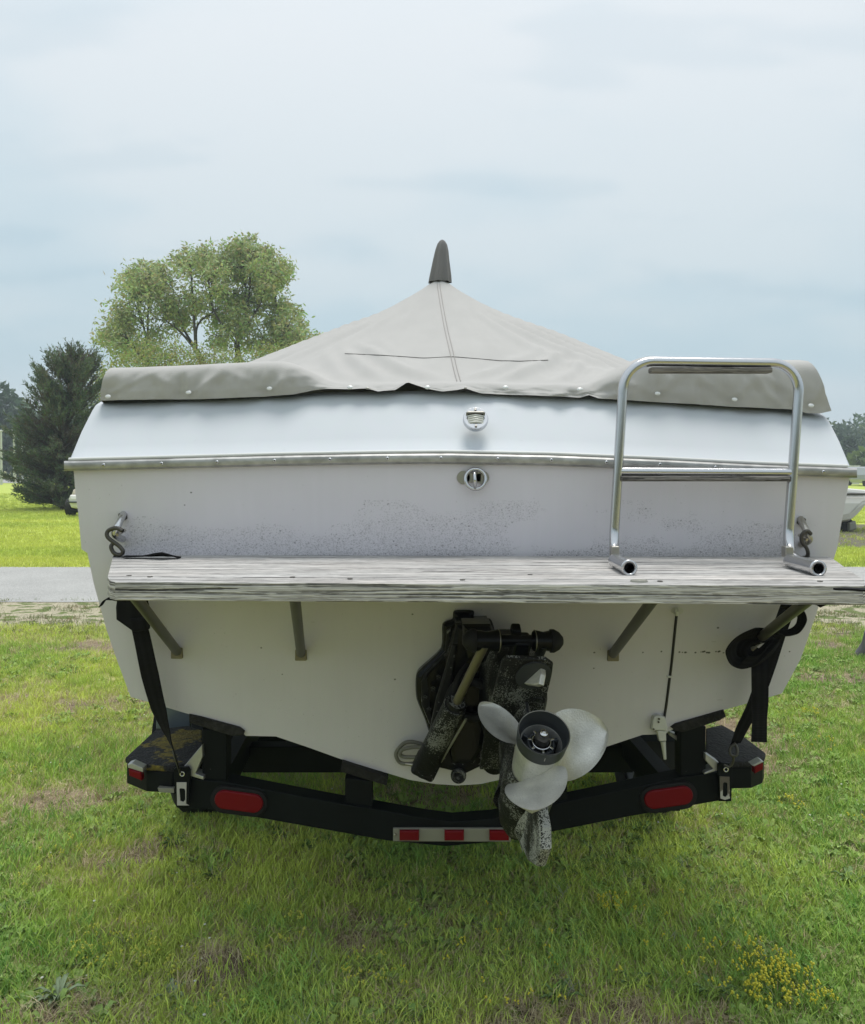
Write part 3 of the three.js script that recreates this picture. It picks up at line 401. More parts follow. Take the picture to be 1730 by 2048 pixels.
const T3 = outline.map(([x, y]) => U(x, y, dT(y)));
{
  const railY = 1.585, S = [[0, 1, 0, 0], [0.6, 1, 0, 0.005], [1.4, 0.99, 0, 0.02], [2.6, 0.93, 0.05, 0.07], [3.8, 0.74, 0.22, 0.15], [4.7, 0.42, 0.5, 0.23], [5.4, 0.04, 0.92, 0.3]];
  const rows = S.map(([s, w, k, sh]) => T3.slice(0, -7).map((p) => V(axisX(s) + (p.x - axisX(0)) * w, lerp(p.y, railY, k) + sh * (0.3 + 0.7 * clamp((p.y - 0.6) / 1)), p.z - s)));
  const hull = mesh('hull', toCreasedNormals(grid(rows, (p) => [p.z, p.y]), 0.5), M.gel, boat);
  tag(hull, 'white hull sides and V bottom');
  // transom, closing the hull
  const idx = THREE.ShapeUtils.triangulateShape(T3.map((p) => new THREE.Vector2(p.x, p.y)), []);
  const g = new THREE.BufferGeometry(), x0 = -1.3, y0 = 0.45, W = 2.6, Ht = 1.3;
  const lift = V(0, 0, 0.004);
  g.setAttribute('position', new THREE.Float32BufferAttribute(T3.flatMap((p) => [p.x, p.y, p.z + lift.z]), 3));
  g.setAttribute('uv', new THREE.Float32BufferAttribute(T3.flatMap((p) => [(p.x - x0) / W, (p.y - y0) / Ht]), 2)); g.setIndex(idx.flat()); g.computeVertexNormals();
  // mildew specks, scuffs and a row of old screw holes, at their places on the transom
  const w = 2048, h = 1024, img = new Float32Array(w * h * 3), px2 = (x, y) => { const p = U(x, y, dT(y)); return [(p.x - x0) / W * w, (p.y - y0) / Ht * h]; };
  for (let j = 0; j < h; j++) for (let i = 0; i < w; i++) { const a = fbm(i / 90, j / 90, 4, 600), st = fbm(i / 14, j / 160, 3, 605); const k = 0.95 + 0.05 * (a - 0.5) + 0.03 * (st - 0.5), o = (j * w + i) * 3; img[o] = 0.695 * k; img[o + 1] = 0.67 * k; img[o + 2] = 0.71 * k; }
  const dot = (x, y, r, c, al, el = 1) => { for (let j = Math.floor(y - r - 1); j <= y + r + 1; j++) for (let i = Math.floor(x - r * el - 1); i <= x + r * el + 1; i++) { if (i < 0 || j < 0 || i >= w || j >= h) continue; const q = Math.hypot((i + 0.5 - x) / el, j + 0.5 - y), m = al * clamp(r - q + 0.5); if (m > 0) { const o = (j * w + i) * 3; for (let c3 = 0; c3 < 3; c3++) img[o + c3] = lerp(img[o + c3], c[c3], m); } } };
  for (let k = 0; k < 42000; k++) { const x = R(250, 1590), y = 1118 - 118 * Math.pow(rnd(), 1.7); if (fbm(x / 150, y / 60, 4, 610) < 0.27 + 0.27 * ((1118 - y) / 118) + 0.10 * rnd()) continue; const [a, b] = px2(x, y); const s = rnd(); dot(a, b, s > 0.985 ? R(1.0, 1.6) : R(0.28, 0.62), [0.13, 0.12, 0.135], R(0.2, 0.8), R(1, 1.6)); }
  for (let k = 0; k < 520; k++) { const [a, b] = px2(R(170, 1660), R(950, 1545)); dot(a, b, R(0.4, 0.9), [0.1, 0.1, 0.09], R(0.2, 0.7)); }
  for (const x of [1188, 1285, 1322, 1358, 1364, 1370, 1390, 1401, 1405, 1408, 1413, 1417, 1431, 1436, 1438, 1446, 1578]) { const [a, b] = px2(x, 1303 + R(-2, 2)); dot(a, b, R(1, 2.2), [0.02, 0.02, 0.018], 0.95, R(1, 1.7)); }
  for (const [x, y, r] of [[1435, 1255, 2], [383, 985, 1.6], [1450, 935, 1], [825, 1228, 1.6], [790, 1358, 1.8], [1187, 1336, 1.4], [565, 1348, 1.2], [370, 1010, 1.2], [523, 1295, 1.6]]) { const [a, b] = px2(x, y); dot(a, b, r, [0.03, 0.03, 0.03], 0.9, 1.4); }
  for (let k = 0; k < 26; k++) { let [a, b] = px2(R(280, 1500), R(1220, 1480)); const t = R(-0.6, 0.6), L = R(4, 18), c = rnd() < 0.5 ? [0.25, 0.24, 0.22] : [0.75, 0.75, 0.73]; for (let q = 0; q < L; q++) dot(a + q * Math.cos(t), b + q * Math.sin(t), 0.55, c, 0.5); }
  const d8 = new Uint8Array(w * h * 4); for (let i = 0; i < w * h; i++) { d8[i * 4] = toS(img[i * 3]); d8[i * 4 + 1] = toS(img[i * 3 + 1]); d8[i * 4 + 2] = toS(img[i * 3 + 2]); d8[i * 4 + 3] = 255; }
  const t = new THREE.DataTexture(d8, w, h); t.magFilter = THREE.LinearFilter; t.minFilter = THREE.LinearMipmapLinearFilter; t.generateMipmaps = true; t.colorSpace = THREE.SRGBColorSpace; t.needsUpdate = true;
  tag(mesh('transom', g, std({ map: t, roughness: 0.5 }), boat), 'flat white stern board with black mildew specks above the wooden platform');
}
// deck above the rail: sloping aft face, then inwards and forward under the cover
const railTop = [[128, 922], [330, 917], [550, 911], [760, 907], [900, 906], [1100, 910], [1320, 919], [1520, 929], [1714, 936]];
{
  const n = 60, rows = [], L = [[0, 140, 913], [0.5, 163, 862], [0.92, 186, 815], [1, 192, 810], [1.08, 203, 803]], Rr = [[0, 1700, 930], [0.5, 1678, 878], [0.92, 1657, 838], [1, 1650, 833], [1.08, 1640, 826]];
  const topC = [[192, 810], [400, 802], [650, 792], [913, 788], [1240, 802], [1500, 818], [1650, 833]];
  for (const t of [0, 0.012, 0.03, 0.25, 0.5, 0.75, 0.9, 0.96, 1, 1.03, 1.08]) {
    const xl = pw(L.map((l) => [l[0], l[1]]), t), xr = pw(Rr.map((l) => [l[0], l[1]]), t), d = t < 0.02 ? 2.607 : t <= 1 ? 2.612 + 0.165 * t + 0.025 * t * t : 2.802 + 0.6 * (t - 1); const row = [];
    for (let i = 0; i <= n; i++) { const u = i / n, x = lerp(xl, xr, u), yb = pw(railTop, x) - 3, yt = pw(topC, lerp(192, 1650, u)); row.push(U(x, t <= 1 ? lerp(yb, yt, t) : yt - (t - 1) * 95, d)); }
    rows.push(row);
  }
  const aft = toCreasedNormals(grid(rows, (p) => [p.x, p.y]), 0.7);
  const top = rows[rows.length - 1], rowsT = [top, top.map((p) => V(p.x - 0.02, p.y + 0.012, p.z - 0.25))];
  const cross = [[rows[0][0], rows[4][0], rows[8][0], top[0], top[0].clone().add(V(0.12, 0.02, 0))], [rows[0][n], rows[4][n], rows[8][n], top[n], top[n].clone().add(V(-0.12, 0.02, 0))]];
  const sides = cross.map((c) => grid([[0, 1], [0.6, 1], [1.4, 0.99], [2.6, 0.93], [3.8, 0.74], [4.7, 0.42], [5.4, 0.04]].map(([s, w]) => c.map((p) => V(axisX(s) + (p.x - axisX(0)) * w, p.y + 0.08 * s / 2.6, p.z - s + 0.0)))));
  tag(mesh('deck', [aft, grid(rowsT), ...sides], M.gel, boat), 'glossy white sloping deck above the metal rail');
}
// rub rail with screws
{
  const xs = []; for (let x = 128; x <= 1714; x += 18) xs.push(x); xs.push(1714);
  const prof = [[0, -0.012], [0.0, 0.006], [0.05, 0.014], [0.2, 0.0175], [0.5, 0.019], [0.8, 0.017], [0.95, 0.012], [1, 0.004], [1, -0.012]];
  const rows = prof.map(([t, o]) => xs.map((x) => { const y = pw(railTop, x), hgt = lerp(22, 20, Math.abs(x - 900) / 800); return U(x, y + t * hgt, 2.612 - o * 1.25); }));
  const g = grid(rows, (p) => [p.x / 1.5, p.y * 20]); const cap = (i) => { const s = new THREE.BufferGeometry(), P = rows.map((r) => r[i]); const pos = []; for (let k = 1; k < P.length - 1; k++) for (const q of [P[0], P[k], P[k + 1]]) pos.push(q.x, q.y, q.z); s.setAttribute('position', new THREE.Float32BufferAttribute(pos, 3)); s.computeVertexNormals(); return s; };
  const rail = mesh('rub_rail', [toCreasedNormals(g, 0.5), cap(0), cap(xs.length - 1)], M.alu, boat);
  for (const x of [207, 323, 434, 549, 660, 775, 882, 996, 1103, 1213, 1320, 1431, 1540, 1647]) { const p = U(x, pw(railTop, x) + 10, 2.589); const s = new THREE.SphereGeometry(0.0052, 12, 8, 0, 6.283, 0, 1.57); s.scale(1, 0.55, 1); s.rotateX(Math.PI / 2); const c = new THREE.CylinderGeometry(0.0024, 0.0024, 0.004, 8); c.rotateX(Math.PI / 2); const m = mesh('screw', at(s, p), M.chrome, rail); void m; mesh('screw_recess', at(c, p.clone().add(V(0, 0, 0.0018))), M.darkSteel, rail); }
  // pale lip of the deck moulding that sits on the rail
  mesh('deck_lip', tube(xs.filter((_, i) => i % 3 === 0).map((x) => U(clamp(x, 138, 1704), pw(railTop, x) - 3, 2.606)), 0.0055, 120, 8), M.gelPlain, boat);
}
// stern light on the sloping deck
{
  const c = U(951, 841, 2.652), tilt = new THREE.Euler(-0.62, 0, 0), q = new THREE.Matrix4().makeRotationFromEuler(tilt).setPosition(c.x, c.y, c.z);
  const oval = (w, h, n = 40) => Array.from({ length: n }, (_, i) => { const a = i / n * 6.283; return [Math.cos(a) * w, Math.sin(a) * h * (1 + 0.12 * Math.abs(Math.sin(a)))]; });
  const win = [[-0.022, 0.017], [0.022, 0.017], [0.026, 0.0], [0.019, -0.02], [-0.019, -0.02], [-0.026, 0.0]];
  const body = extr(oval(0.039, 0.038), 0.016, 0.003, [win]); body.applyMatrix4(q);
  const sl = mesh('stern_light', body, M.chrome, boat); tag(sl, 'round chrome stern light with a ribbed lens');
  const back = extr(win.map(([a, b]) => [a * 1.15, b * 1.15]), 0.004); back.translate(0, 0, 0.002); back.applyMatrix4(q); mesh('socket', back, M.hubDark, sl);
  for (let k = 0; k < 4; k++) { const g = tube([V(-0.024, 0.008 - k * 0.0085, 0.009), V(0, 0.009 - k * 0.0085, 0.014), V(0.024, 0.008 - k * 0.0085, 0.009)], 0.0042, 12, 8); g.applyMatrix4(q); mesh('lens_rib', g, M.lamp, sl); }
  const hood = extr([[-0.029, 0.014], [0.029, 0.014], [0.024, 0.02], [-0.024, 0.02]], 0.012, 0.002); hood.translate(0, 0, 0.012); hood.applyMatrix4(q); mesh('hood', hood, M.chromeWorn, sl);
  for (const y of [0.031, -0.032]) { const s = new THREE.CylinderGeometry(0.004, 0.004, 0.003, 10); s.rotateX(Math.PI / 2); s.translate(0, y, 0.0165); s.applyMatrix4(q); mesh('screw', s, M.chromeWorn, sl); }
}
// tow ring under the rail
{
  const c = U(951, 958, 2.596), k = 2.62 / F; const base = [];
  for (const dx of [-20, 18]) { const g = new THREE.CylinderGeometry(13 * k, 14 * k, 0.008, 24); g.rotateX(Math.PI / 2); base.push(at(g, U(947 + dx, 955, 2.617))); }
  base.push(rbox(0.05, 0.03, 0.008, 0.003, U(947, 955, 2.617)));
  const b = mesh('tow_eye', base, M.chromeWorn, boat); tag(b, 'chrome ski tow eye with a ring below the rail');
  const t = new THREE.TorusGeometry(20 * k, 0.0055, 14, 40); t.rotateX(-0.16); mesh('ring', at(t, c), M.chrome, b);
  mesh('eye_loop', tube([U(949, 945, 2.615), U(949, 947, 2.585), U(950, 962, 2.575), U(950, 976, 2.59), U(950, 978, 2.615)], 0.0052, 24, 10), M.chrome, b);
}
// lifting eyes near the lower corners
for (const [a, dirx] of [[[246, 1030], -1], [[1602, 1040], 1]]) {
  const p = U(a[0], a[1], dT(a[1]) - 0.012), q = U(a[0] + dirx * 12, a[1] + 26, dT(a[1]) - 0.05), r = U(a[0] + dirx * 16, a[1] + 40, dT(a[1]) - 0.045), e = U(a[0] + dirx * 2, a[1] + 48, dT(a[1]) - 0.012);
  const m = mesh('lifting_eye', tube([U(a[0], a[1], dT(a[1]) + 0.01), p, q, r, e, U(a[0] + dirx * 1, a[1] + 47, dT(a[1]) + 0.01)], 0.0105, 40, 14), dirx < 0 ? M.chrome : M.chromeWorn, boat);
  const g = new THREE.CylinderGeometry(0.014, 0.016, 0.012, 6); g.rotateX(Math.PI / 2); mesh('base_washer', at(g, U(a[0] + dirx * 0, a[1] + 2, dT(a[1]) - 0.004)), M.darkSteel, m);
  mesh('pin', cyl(U(a[0] - dirx * 4, a[1] + 30, 2.605), U(a[0] + dirx * 12, a[1] + 40, 2.575), 0.005), M.chromeWorn, m);
}
// ---------------------------------------------------------------- swim platform
const PY = 1.323, PTH = 0.044;
const plat = new THREE.Group();
{
  plat.name = 'swim_platform'; boat.add(plat); bases.set(plat, boatBase); tag(plat, 'thick weathered grey wooden swim platform');
  const fl = V(-0.775, PY, -2.055), fr = V(1.01, PY, -1.985), rl = V(-0.985, PY, -2.668), rr = V(1.2, PY, -2.61);
  const nb = 7, gap = 0.0011;
  const P = (u, v) => { const a = rl.clone().lerp(rr, u), b = fl.clone().lerp(fr, u); return a.lerp(b, v); };
  for (let k = 0; k < nb; k++) {
    const v0 = k / nb + (k ? gap : 0), v1 = (k + 1) / nb - (k < nb - 1 ? gap : 0), last = k === nb - 1;
    const pts = last ? [P(0, v0), P(0.0045, v0 + (v1 - v0) * 0.75), P(0.012, v1), P(0.988, v1), P(0.9955, v0 + (v1 - v0) * 0.75), P(1, v0)] : [P(0, v0), P(0, v1), P(1, v1), P(1, v0)];
    let g = extr(pts.map((p) => [p.x, -p.z]), PTH, 0.0018); g.rotateX(-Math.PI / 2); g.translate(0, PY - PTH + 0.0018 + (hsh(k, 3, 3) - 0.5) * 0.0012, 0);
    g = boxUV(g, 1 / 1.8, k * 0.371, k * 0.217); mesh('plank', g, M.wood, plat);
  }
  for (const [x, y] of [[258, 1152], [300, 1154], [585, 1155], [700, 1158], [925, 1160], [1060, 1150], [1320, 1163], [1640, 1163]]) { const g = new THREE.CylinderGeometry(0.0065, 0.0065, 0.003, 14); mesh('bung', at(g, onY(x, y, PY).add(V(0, 0.0005, 0))), M.woodEdge, plat); }
  { const g = new THREE.CylinderGeometry(0.019, 0.021, 0.004, 28); mesh('deck_plate', at(g, onY(1278, 1163, PY).add(V(0, 0.0015, 0))), M.paleBar, plat); }
  for (const [a, d0, b, big] of [[[268, 1192], 2.17, [354, 1302], 1], [[589, 1196], 2.17, [602, 1306], 1], [[1310, 1203], 2.14, [1226, 1307], 1], [[1622, 1204], 2.13, [1502, 1290], 1]]) {
    const p = U(a[0], a[1], d0); p.y = PY - PTH - 0.006; const q = U(b[0], b[1], dT(b[1]) - 0.012);
    const m = mesh('support_strut', cyl(p, q, 0.0145, 0.0145, 18), M.tube, plat);
    void m; mesh('strut_foot', rbox(0.036, 0.034, 0.012, 0.003, U(b[0], b[1] + 4, dT(b[1]) - 0.005)), M.padYellow, plat);
    mesh('strut_head', rbox(0.05, 0.012, 0.06, 0.003, V(p.x, PY - PTH - 0.007, p.z)), M.tube, plat);
  }
}
// ---------------------------------------------------------------- boarding ladder, folded up
{
  const D = 2.5, r = 0.0142, K = (x, y, d = D) => U(x, y, d);
  const footY = PY + 0.0185;
  const lf = onY(1256, 1136, footY), rf = onY(1634, 1137, footY);
  const lb = V(lf.x + 0.017, footY, -2.505), rb = V(rf.x + 0.03, footY, -2.505);
  const pts = [V(lf.x, footY, lf.z - 0.02), lb, K(1249, 722), K(1601, 727), rb, V(rf.x, footY, rf.z - 0.02)];
  pts[1] = V((1226 - CX) / F * D, footY, -D); pts[4] = V((1574 - CX) / F * D, footY, -D);
  const g = bentTube(pts, r, [0.075, 0.085, 0.085, 0.075], 18);
  const ladder = mesh('boarding_ladder', g, M.chrome, boat); tag(ladder, 'polished steel boarding ladder folded up on the platform');
  mesh('rung', cyl(K(1234, 943), K(1582, 945), 0.0125, 0.0125, 18), M.chrome, ladder);
  const tread = (x0, x1, y, hgt) => { const a = K(x0, y), b = K(x1, y); return boxUV(at(new RoundedBoxGeometry(b.x - a.x, hgt, 0.038, 2, 0.005), V((a.x + b.x) / 2, a.y, -D)), 0.8, y * 0.01, 0.3); };
  mesh('tread', tread(1299, 1541, 741, 0.0165), M.woodDark, ladder);
  const tr = mesh('tread', tread(1241, 1576, 957, 0.0165), M.woodDark, ladder); void tr;
  for (const f of [lf, rf]) {
    const a = V(f.x + 0.003, footY, f.z - 0.17), b = V(f.x, footY, f.z);
    const sl = lathe([[0.0165, 0], [0.0185, 0], [0.0185, 0.16], [0.0205, 0.164], [0.0205, 0.172], [0.0135, 0.172], [0.0135, 0.11]], 24); sl.rotateX(Math.PI / 2); sl.translate(a.x, footY, a.z); mesh('foot_sleeve', sl, M.chrome, ladder);
    const c = new THREE.CylinderGeometry(0.0136, 0.0136, 0.004, 18); c.rotateX(Math.PI / 2); mesh('bore', at(c, V(b.x, footY, b.z - 0.05)), M.rubber, ladder);
    mesh('hinge_tab', rbox(0.022, 0.03, 0.03, 0.003, V(f.x + 0.008, footY + 0.022, f.z - 0.20)), M.chromeWorn, ladder);
  }
}
// ---------------------------------------------------------------- speed sensor: cable, clips and pitot
{
  const W = (x, y, o = 0.006) => U(x, y, dT(y) - o);
  const s = mesh('sensor_cable', tube([W(1354, 1222), W(1350, 1260), W(1344, 1320), W(1337, 1375), W(1331, 1420), W(1325, 1452, 0.02)], 0.0042, 40, 8), M.cableBlack, boat); tag(s, 'black sensor cable running down the transom');
  const flange = new THREE.CylinderGeometry(0.015, 0.017, 0.007, 20); flange.scale(1.3, 1, 0.8); flange.rotateX(Math.PI / 2);
  mesh('cable_fitting', [at(flange, W(1354, 1221, 0.003)), cyl(W(1354, 1221, 0.003), W(1354, 1221, 0.025), 0.0065), cyl(W(1354, 1219, 0.022), W(1353, 1230, 0.014), 0.0055)], M.plastic, s);
  mesh('cable_clip', rbox(0.016, 0.007, 0.01, 0.002, W(1339, 1353, 0.006)), M.plastic, s);
  const br = slab([[1308, 1434], [1317, 1431], [1330, 1434], [1336, 1455], [1334, 1462], [1304, 1461], [1305, 1445]], dT(1445) - 0.03, 0.028, 0.004);
  mesh('bracket', [br, slab([[1314, 1462], [1332, 1462], [1333, 1482], [1319, 1483]], dT(1470) - 0.032, 0.02, 0.003), cyl(U(1326, 1482, dT(1480) - 0.022), U(1330, 1518, dT(1518) - 0.02), 0.0085, 0.0045, 12)], M.plastic, s);
  for (const [x, y] of [[1318, 1438], [1317, 1444], [1307, 1458]]) { const c = new THREE.CylinderGeometry(0.0032, 0.0032, 0.004, 10); c.rotateX(Math.PI / 2); mesh('screw', at(c, U(x, y, dT(y) - 0.031)), M.darkSteel, s); }
}
// grey hose loops beside the drive
{ const W = (x, y, o) => U(x, y, dT(y) - o); mesh('hose', [tube([W(868, 1508, 0.05), W(848, 1490, 0.035), W(815, 1484, 0.03), W(795, 1500, 0.03), W(793, 1515, 0.03), W(806, 1527, 0.03), W(850, 1525, 0.06)], 0.006, 50, 10), tube([W(868, 1500, 0.08), W(838, 1494, 0.055), W(808, 1498, 0.05), W(800, 1508, 0.05), W(812, 1514, 0.05), W(852, 1514, 0.08)], 0.006, 50, 10)], M.hose, boat); }

// ================================================================ STERN DRIVE (tilted up)
{
  const O = U(1088, 1465, 2.1), A = V(0.09, 0.788, 0.611).normalize(); let Rr = V(1, 0, 0).addScaledVector(A, -A.x).normalize(), Uu = A.clone().cross(Rr);
  const rho = 0.07, R2 = Rr.clone().multiplyScalar(Math.cos(rho)).addScaledVector(Uu, Math.sin(rho)), U2 = Uu.clone().multiplyScalar(Math.cos(rho)).addScaledVector(Rr, -Math.sin(rho));
  const X = new THREE.Matrix4().makeBasis(R2, U2, A).setPosition(O), loc = (g) => { g.applyMatrix4(X); return g; }, lp = (x, y, z) => V(x, y, z).applyMatrix4(X);
  const zLathe = (pts, n = 40) => { const g = lathe(pts, n); g.rotateX(Math.PI / 2); return g; };
  const foil = (z0, z1, t, n = 14) => { const l = []; for (let i = 0; i <= n; i++) { const u = i / n; l.push([z0 + (z1 - z0) * u, t * Math.sin(Math.PI * Math.pow(u, 0.75)) + 0.004]); } for (let i = n; i >= 0; i--) { const u = i / n; l.push([z0 + (z1 - z0) * u, -t * Math.sin(Math.PI * Math.pow(u, 0.75)) - 0.004]); } return l; };
  // lower unit: torpedo and strut, one casting
  const torp = zLathe([[0.0, -0.47], [0.014, -0.465], [0.034, -0.44], [0.056, -0.39], [0.068, -0.32], [0.071, -0.24], [0.066, -0.18], [0.058, -0.152]], 40);
  const rowsF = []; for (let j = 0; j <= 10; j++) { const y = lerp(0.02, 0.19, j / 10), fl = 1 + 0.7 * Math.pow(1 - j / 10, 3); rowsF.push(foil(lerp(-0.42, -0.40, j / 10), lerp(-0.15, -0.10, j / 10), 0.044 * fl).map(([z, x]) => V(x, y, z))); }
  const drive = mesh('lower_unit', [boxUV(loc(torp), 4), boxUV(loc(toCreasedNormals(grid(rowsF), 0.9)), 4)], M.driveWorn, boat); tag(drive, 'worn black lower unit of the tilted stern drive');
  // skeg
  { const prof = [[-0.40, -0.035], [-0.155, -0.035], [-0.135, -0.10], [-0.14, -0.165], [-0.17, -0.203], [-0.25, -0.203], [-0.325, -0.15]]; const s = extr(prof.map(([z, y]) => [z, y]), 0.03, 0.009); s.translate(0, 0, -0.006); s.applyMatrix4(new THREE.Matrix4().makeBasis(V(0, 0, 1), V(0, 1, 0), V(-1, 0, 0))); mesh('skeg', boxUV(loc(s), 4.3), M.driveBare, drive);
    mesh('skeg_fairing', boxUV(loc(toCreasedNormals(grid([-0.025, -0.045, -0.066, -0.09].map((y, j) => foil(-0.40, -0.15, [0.05, 0.04, 0.022, 0.006][j]).map(([z, x]) => V(x, y, z)))), 0.9)), 4.1), M.driveBare, drive); }
  // anti-ventilation plate
  { const pl = [[-0.074, -0.42], [0.05, -0.42], [0.068, -0.30], [0.062, 0.0], [0.058, 0.045], [0.036, 0.065], [-0.066, 0.07], [-0.076, 0.055], [-0.084, -0.2]]; const s = extr(pl.map(([x, z]) => [x, -z]), 0.013, 0.003); s.rotateX(-Math.PI / 2); s.translate(-0.012, 0.172, 0); mesh('anti_ventilation_plate', boxUV(loc(s), 4.2), M.driveWorn, drive);
    const anode = new THREE.CylinderGeometry(0.046, 0.046, 0.006, 36); anode.scale(1, 1, 1.15); anode.translate(0.0, 0.168, 0.005); mesh('trim_tab_disc', boxUV(loc(anode)), M.hubDark, drive);
    const fin = extr([[-0.045, 0.168], [0.030, 0.168], [0.026, 0.150], [0.012, 0.128], [-0.005, 0.135]], 0.018, 0.004); fin.applyMatrix4(new THREE.Matrix4().makeBasis(V(0, 0, 1), V(0, 1, 0), V(-1, 0, 0))); fin.rotateY(0.5); fin.translate(0.012, 0, 0.005); mesh('trim_tab_fin', loc(fin), M.propMetal, drive);
    for (const z of [-0.10]) { const c = new THREE.CylinderGeometry(0.012, 0.014, 0.008, 16); c.translate(0.03, 0.169, z); mesh('plug', loc(c), M.drive, drive); } }
  // upper housing
  { const g = [];
    const rowsU = []; for (const [y, z0, z1, w] of [[0.185, -0.41, -0.10, 0.055], [0.21, -0.42, -0.08, 0.075], [0.30, -0.42, -0.09, 0.082], [0.40, -0.43, -0.13, 0.085], [0.47, -0.42, -0.17, 0.08], [0.495, -0.40, -0.19, 0.06], [0.50, -0.36, -0.23, 0.02]]) { const row = []; for (let i = 0; i <= 32; i++) { const a = i / 32 * 6.283, c = Math.cos(a), s = Math.sin(a), e = 0.55; row.push(V(Math.sign(s) * Math.pow(Math.abs(s), e) * w, y, (z0 + z1) / 2 + Math.sign(c) * Math.pow(Math.abs(c), e) * (z1 - z0) / 2)); } rowsU.push(row); }
    g.push(boxUV(loc(toCreasedNormals(grid(rowsU), 0.7)), 4));
    const up = mesh('upper_housing', g, M.drive, boat); tag(up, 'black upper gear housing of the stern drive');
    const arm = rbox(0.05, 0.05, 0.14, 0.012, V(-0.01, 0.29, -0.06)); mesh('pin_boss', loc(arm), M.driveGloss, up);
    // cross pin with caps that carries the trim rams
    const bar = cyl(V(-0.155, 0.287, 0.0), V(0.075, 0.287, 0.0), 0.0165, 0.0165, 24); mesh('cross_pin', loc(bar), M.driveGloss, up);
    for (const [x0, x1, s] of [[-0.145, -0.07, -1], [0.02, 0.075, 1]]) { const m = (x0 + x1) / 2; const prof = [[0.026, x0], [0.029, x0 + 0.006], [0.0245, m], [0.029, x1 - 0.006], [0.026, x1]]; const b = lathe(prof, 28); b.rotateZ(-Math.PI / 2); b.translate(0, 0.287, 0); mesh('ram_eye', loc(b), M.driveGloss, up);
      const xe = s < 0 ? x0 : x1; const cap = lathe([[0.0, 0.026 * s], [0.012, 0.026 * s], [0.024, 0.016 * s], [0.0315, 0.002 * s], [0.0315, -0.008 * s], [0.026, -0.008 * s]], 28); cap.rotateZ(-Math.PI / 2); cap.translate(xe, 0.287, 0); mesh('end_cap', loc(cap), M.rubber, up);
      for (const q of [x0 + 0.004, x1 - 0.004]) { const t = new THREE.TorusGeometry(0.0292, 0.0011, 8, 32); t.rotateY(Math.PI / 2); t.translate(q, 0.287, 0); mesh('ring_edge', loc(t), M.chromeWorn, up); } }
    mesh('grease_cap', loc(rbox(0.026, 0.03, 0.026, 0.006, V(-0.022, 0.325, 0.0))), M.driveGloss, up);
    // trim ram, left: rod and cylinder down to the gimbal
    const top = lp(-0.115, 0.27, 0.0), low = U(852, 1530, 2.60), mid = top.clone().lerp(low, 0.47);
    const ram = mesh('trim_cylinder', [boxUV(cyl(mid, low.clone().lerp(mid, -0.06), 0.034, 0.038, 24), 4), boxUV(cyl(mid.clone().lerp(low, -0.06), mid.clone().lerp(low, 0.05), 0.025, 0.031, 20), 2), boxUV(rbox(0.075, 0.07, 0.06, 0.012, low, new THREE.Euler(0, 0, -0.45)), 2)], M.drive, boat); tag(ram, 'black trim cylinder slanting down beside the drive');
    mesh('rod', cyl(top, mid, 0.0125, 0.0125, 16), M.ram, ram);
    for (const t of [0.0, 0.02, 0.04]) { const tt = new THREE.TorusGeometry(0.0275, 0.0028, 8, 28); tt.applyQuaternion(new THREE.Quaternion().setFromUnitVectors(V(0, 0, 1), low.clone().sub(mid).normalize())); mesh('collar', at(tt, mid.clone().lerp(low, t)), M.rubber, ram); }
    mesh('pressure_line', tube([mid.clone().add(V(0.03, -0.03, 0.03)), mid.clone().lerp(low, 0.3).add(V(0.032, -0.02, 0.028)), low.clone().add(V(0.045, 0.02, 0.03))], 0.0035, 20, 8), M.paleBar, ram);
    mesh('grease_fitting', cyl(low.clone().add(V(-0.035, 0, 0)), low.clone().add(V(-0.062, 0.004, 0)), 0.006, 0.004, 10), M.chromeWorn, ram);
    const top2 = lp(0.045, 0.27, 0.0), low2 = U(985, 1530, 2.62), mid2 = top2.clone().lerp(low2, 0.47); mesh('trim_cylinder', [cyl(mid2, low2, 0.031, 0.034, 20), cyl(top2, mid2, 0.0125, 0.0125, 14)], M.drive, boat);
  }
  // transom bell housing and gimbal
  { const smooth = (l, n = 6) => { const c = new THREE.CatmullRomCurve3(l.map(([x, y]) => V(x, y, 0)), true, 'catmullrom', 0.35); return c.getPoints(l.length * n).slice(0, -1).map((p) => [p.x, p.y]); };
    const bell = slab(smooth([[909, 1223], [947, 1223], [949, 1237], [981, 1240], [990, 1262], [997, 1300], [1003, 1400], [992, 1480], [962, 1528], [898, 1520], [864, 1482], [850, 1442], [833, 1400], [831, 1364], [837, 1344], [882, 1300], [885, 1250], [905, 1240]], 4), dT(1380) - 0.062, 0.075, 0.014);
    const b = mesh('transom_shield', boxUV(bell, 4), M.driveGloss, boat); tag(b, 'glossy black transom shield behind the stern drive');
    mesh('shield_rib', [slab([[893, 1262], [902, 1256], [900, 1306], [858, 1350], [850, 1372], [852, 1418], [868, 1455], [858, 1448], [843, 1410], [842, 1366], [850, 1346], [890, 1304]], dT(1380) - 0.078, 0.03, 0.006)], M.drive, b);
    const gim = slab([[912, 1248], [978, 1246], [990, 1300], [985, 1400], [966, 1500], [948, 1530], [905, 1530], [893, 1480], [884, 1400], [893, 1320]], dT(1380) - 0.17, 0.14, 0.016); mesh('gimbal_ring', boxUV(gim, 4), M.driveGloss, b);
    mesh('gimbal_cap', slab([[925, 1250], [982, 1250], [994, 1280], [995, 1318], [960, 1330], [934, 1320], [926, 1290]], 2.47, 0.13, 0.018), M.driveGloss, b);
    mesh('cap_trim', tube([U(928, 1276, 2.468), U(950, 1271, 2.462), U(975, 1272, 2.462), U(994, 1279, 2.468)], 0.0013, 20, 6), M.chromeWorn, b);
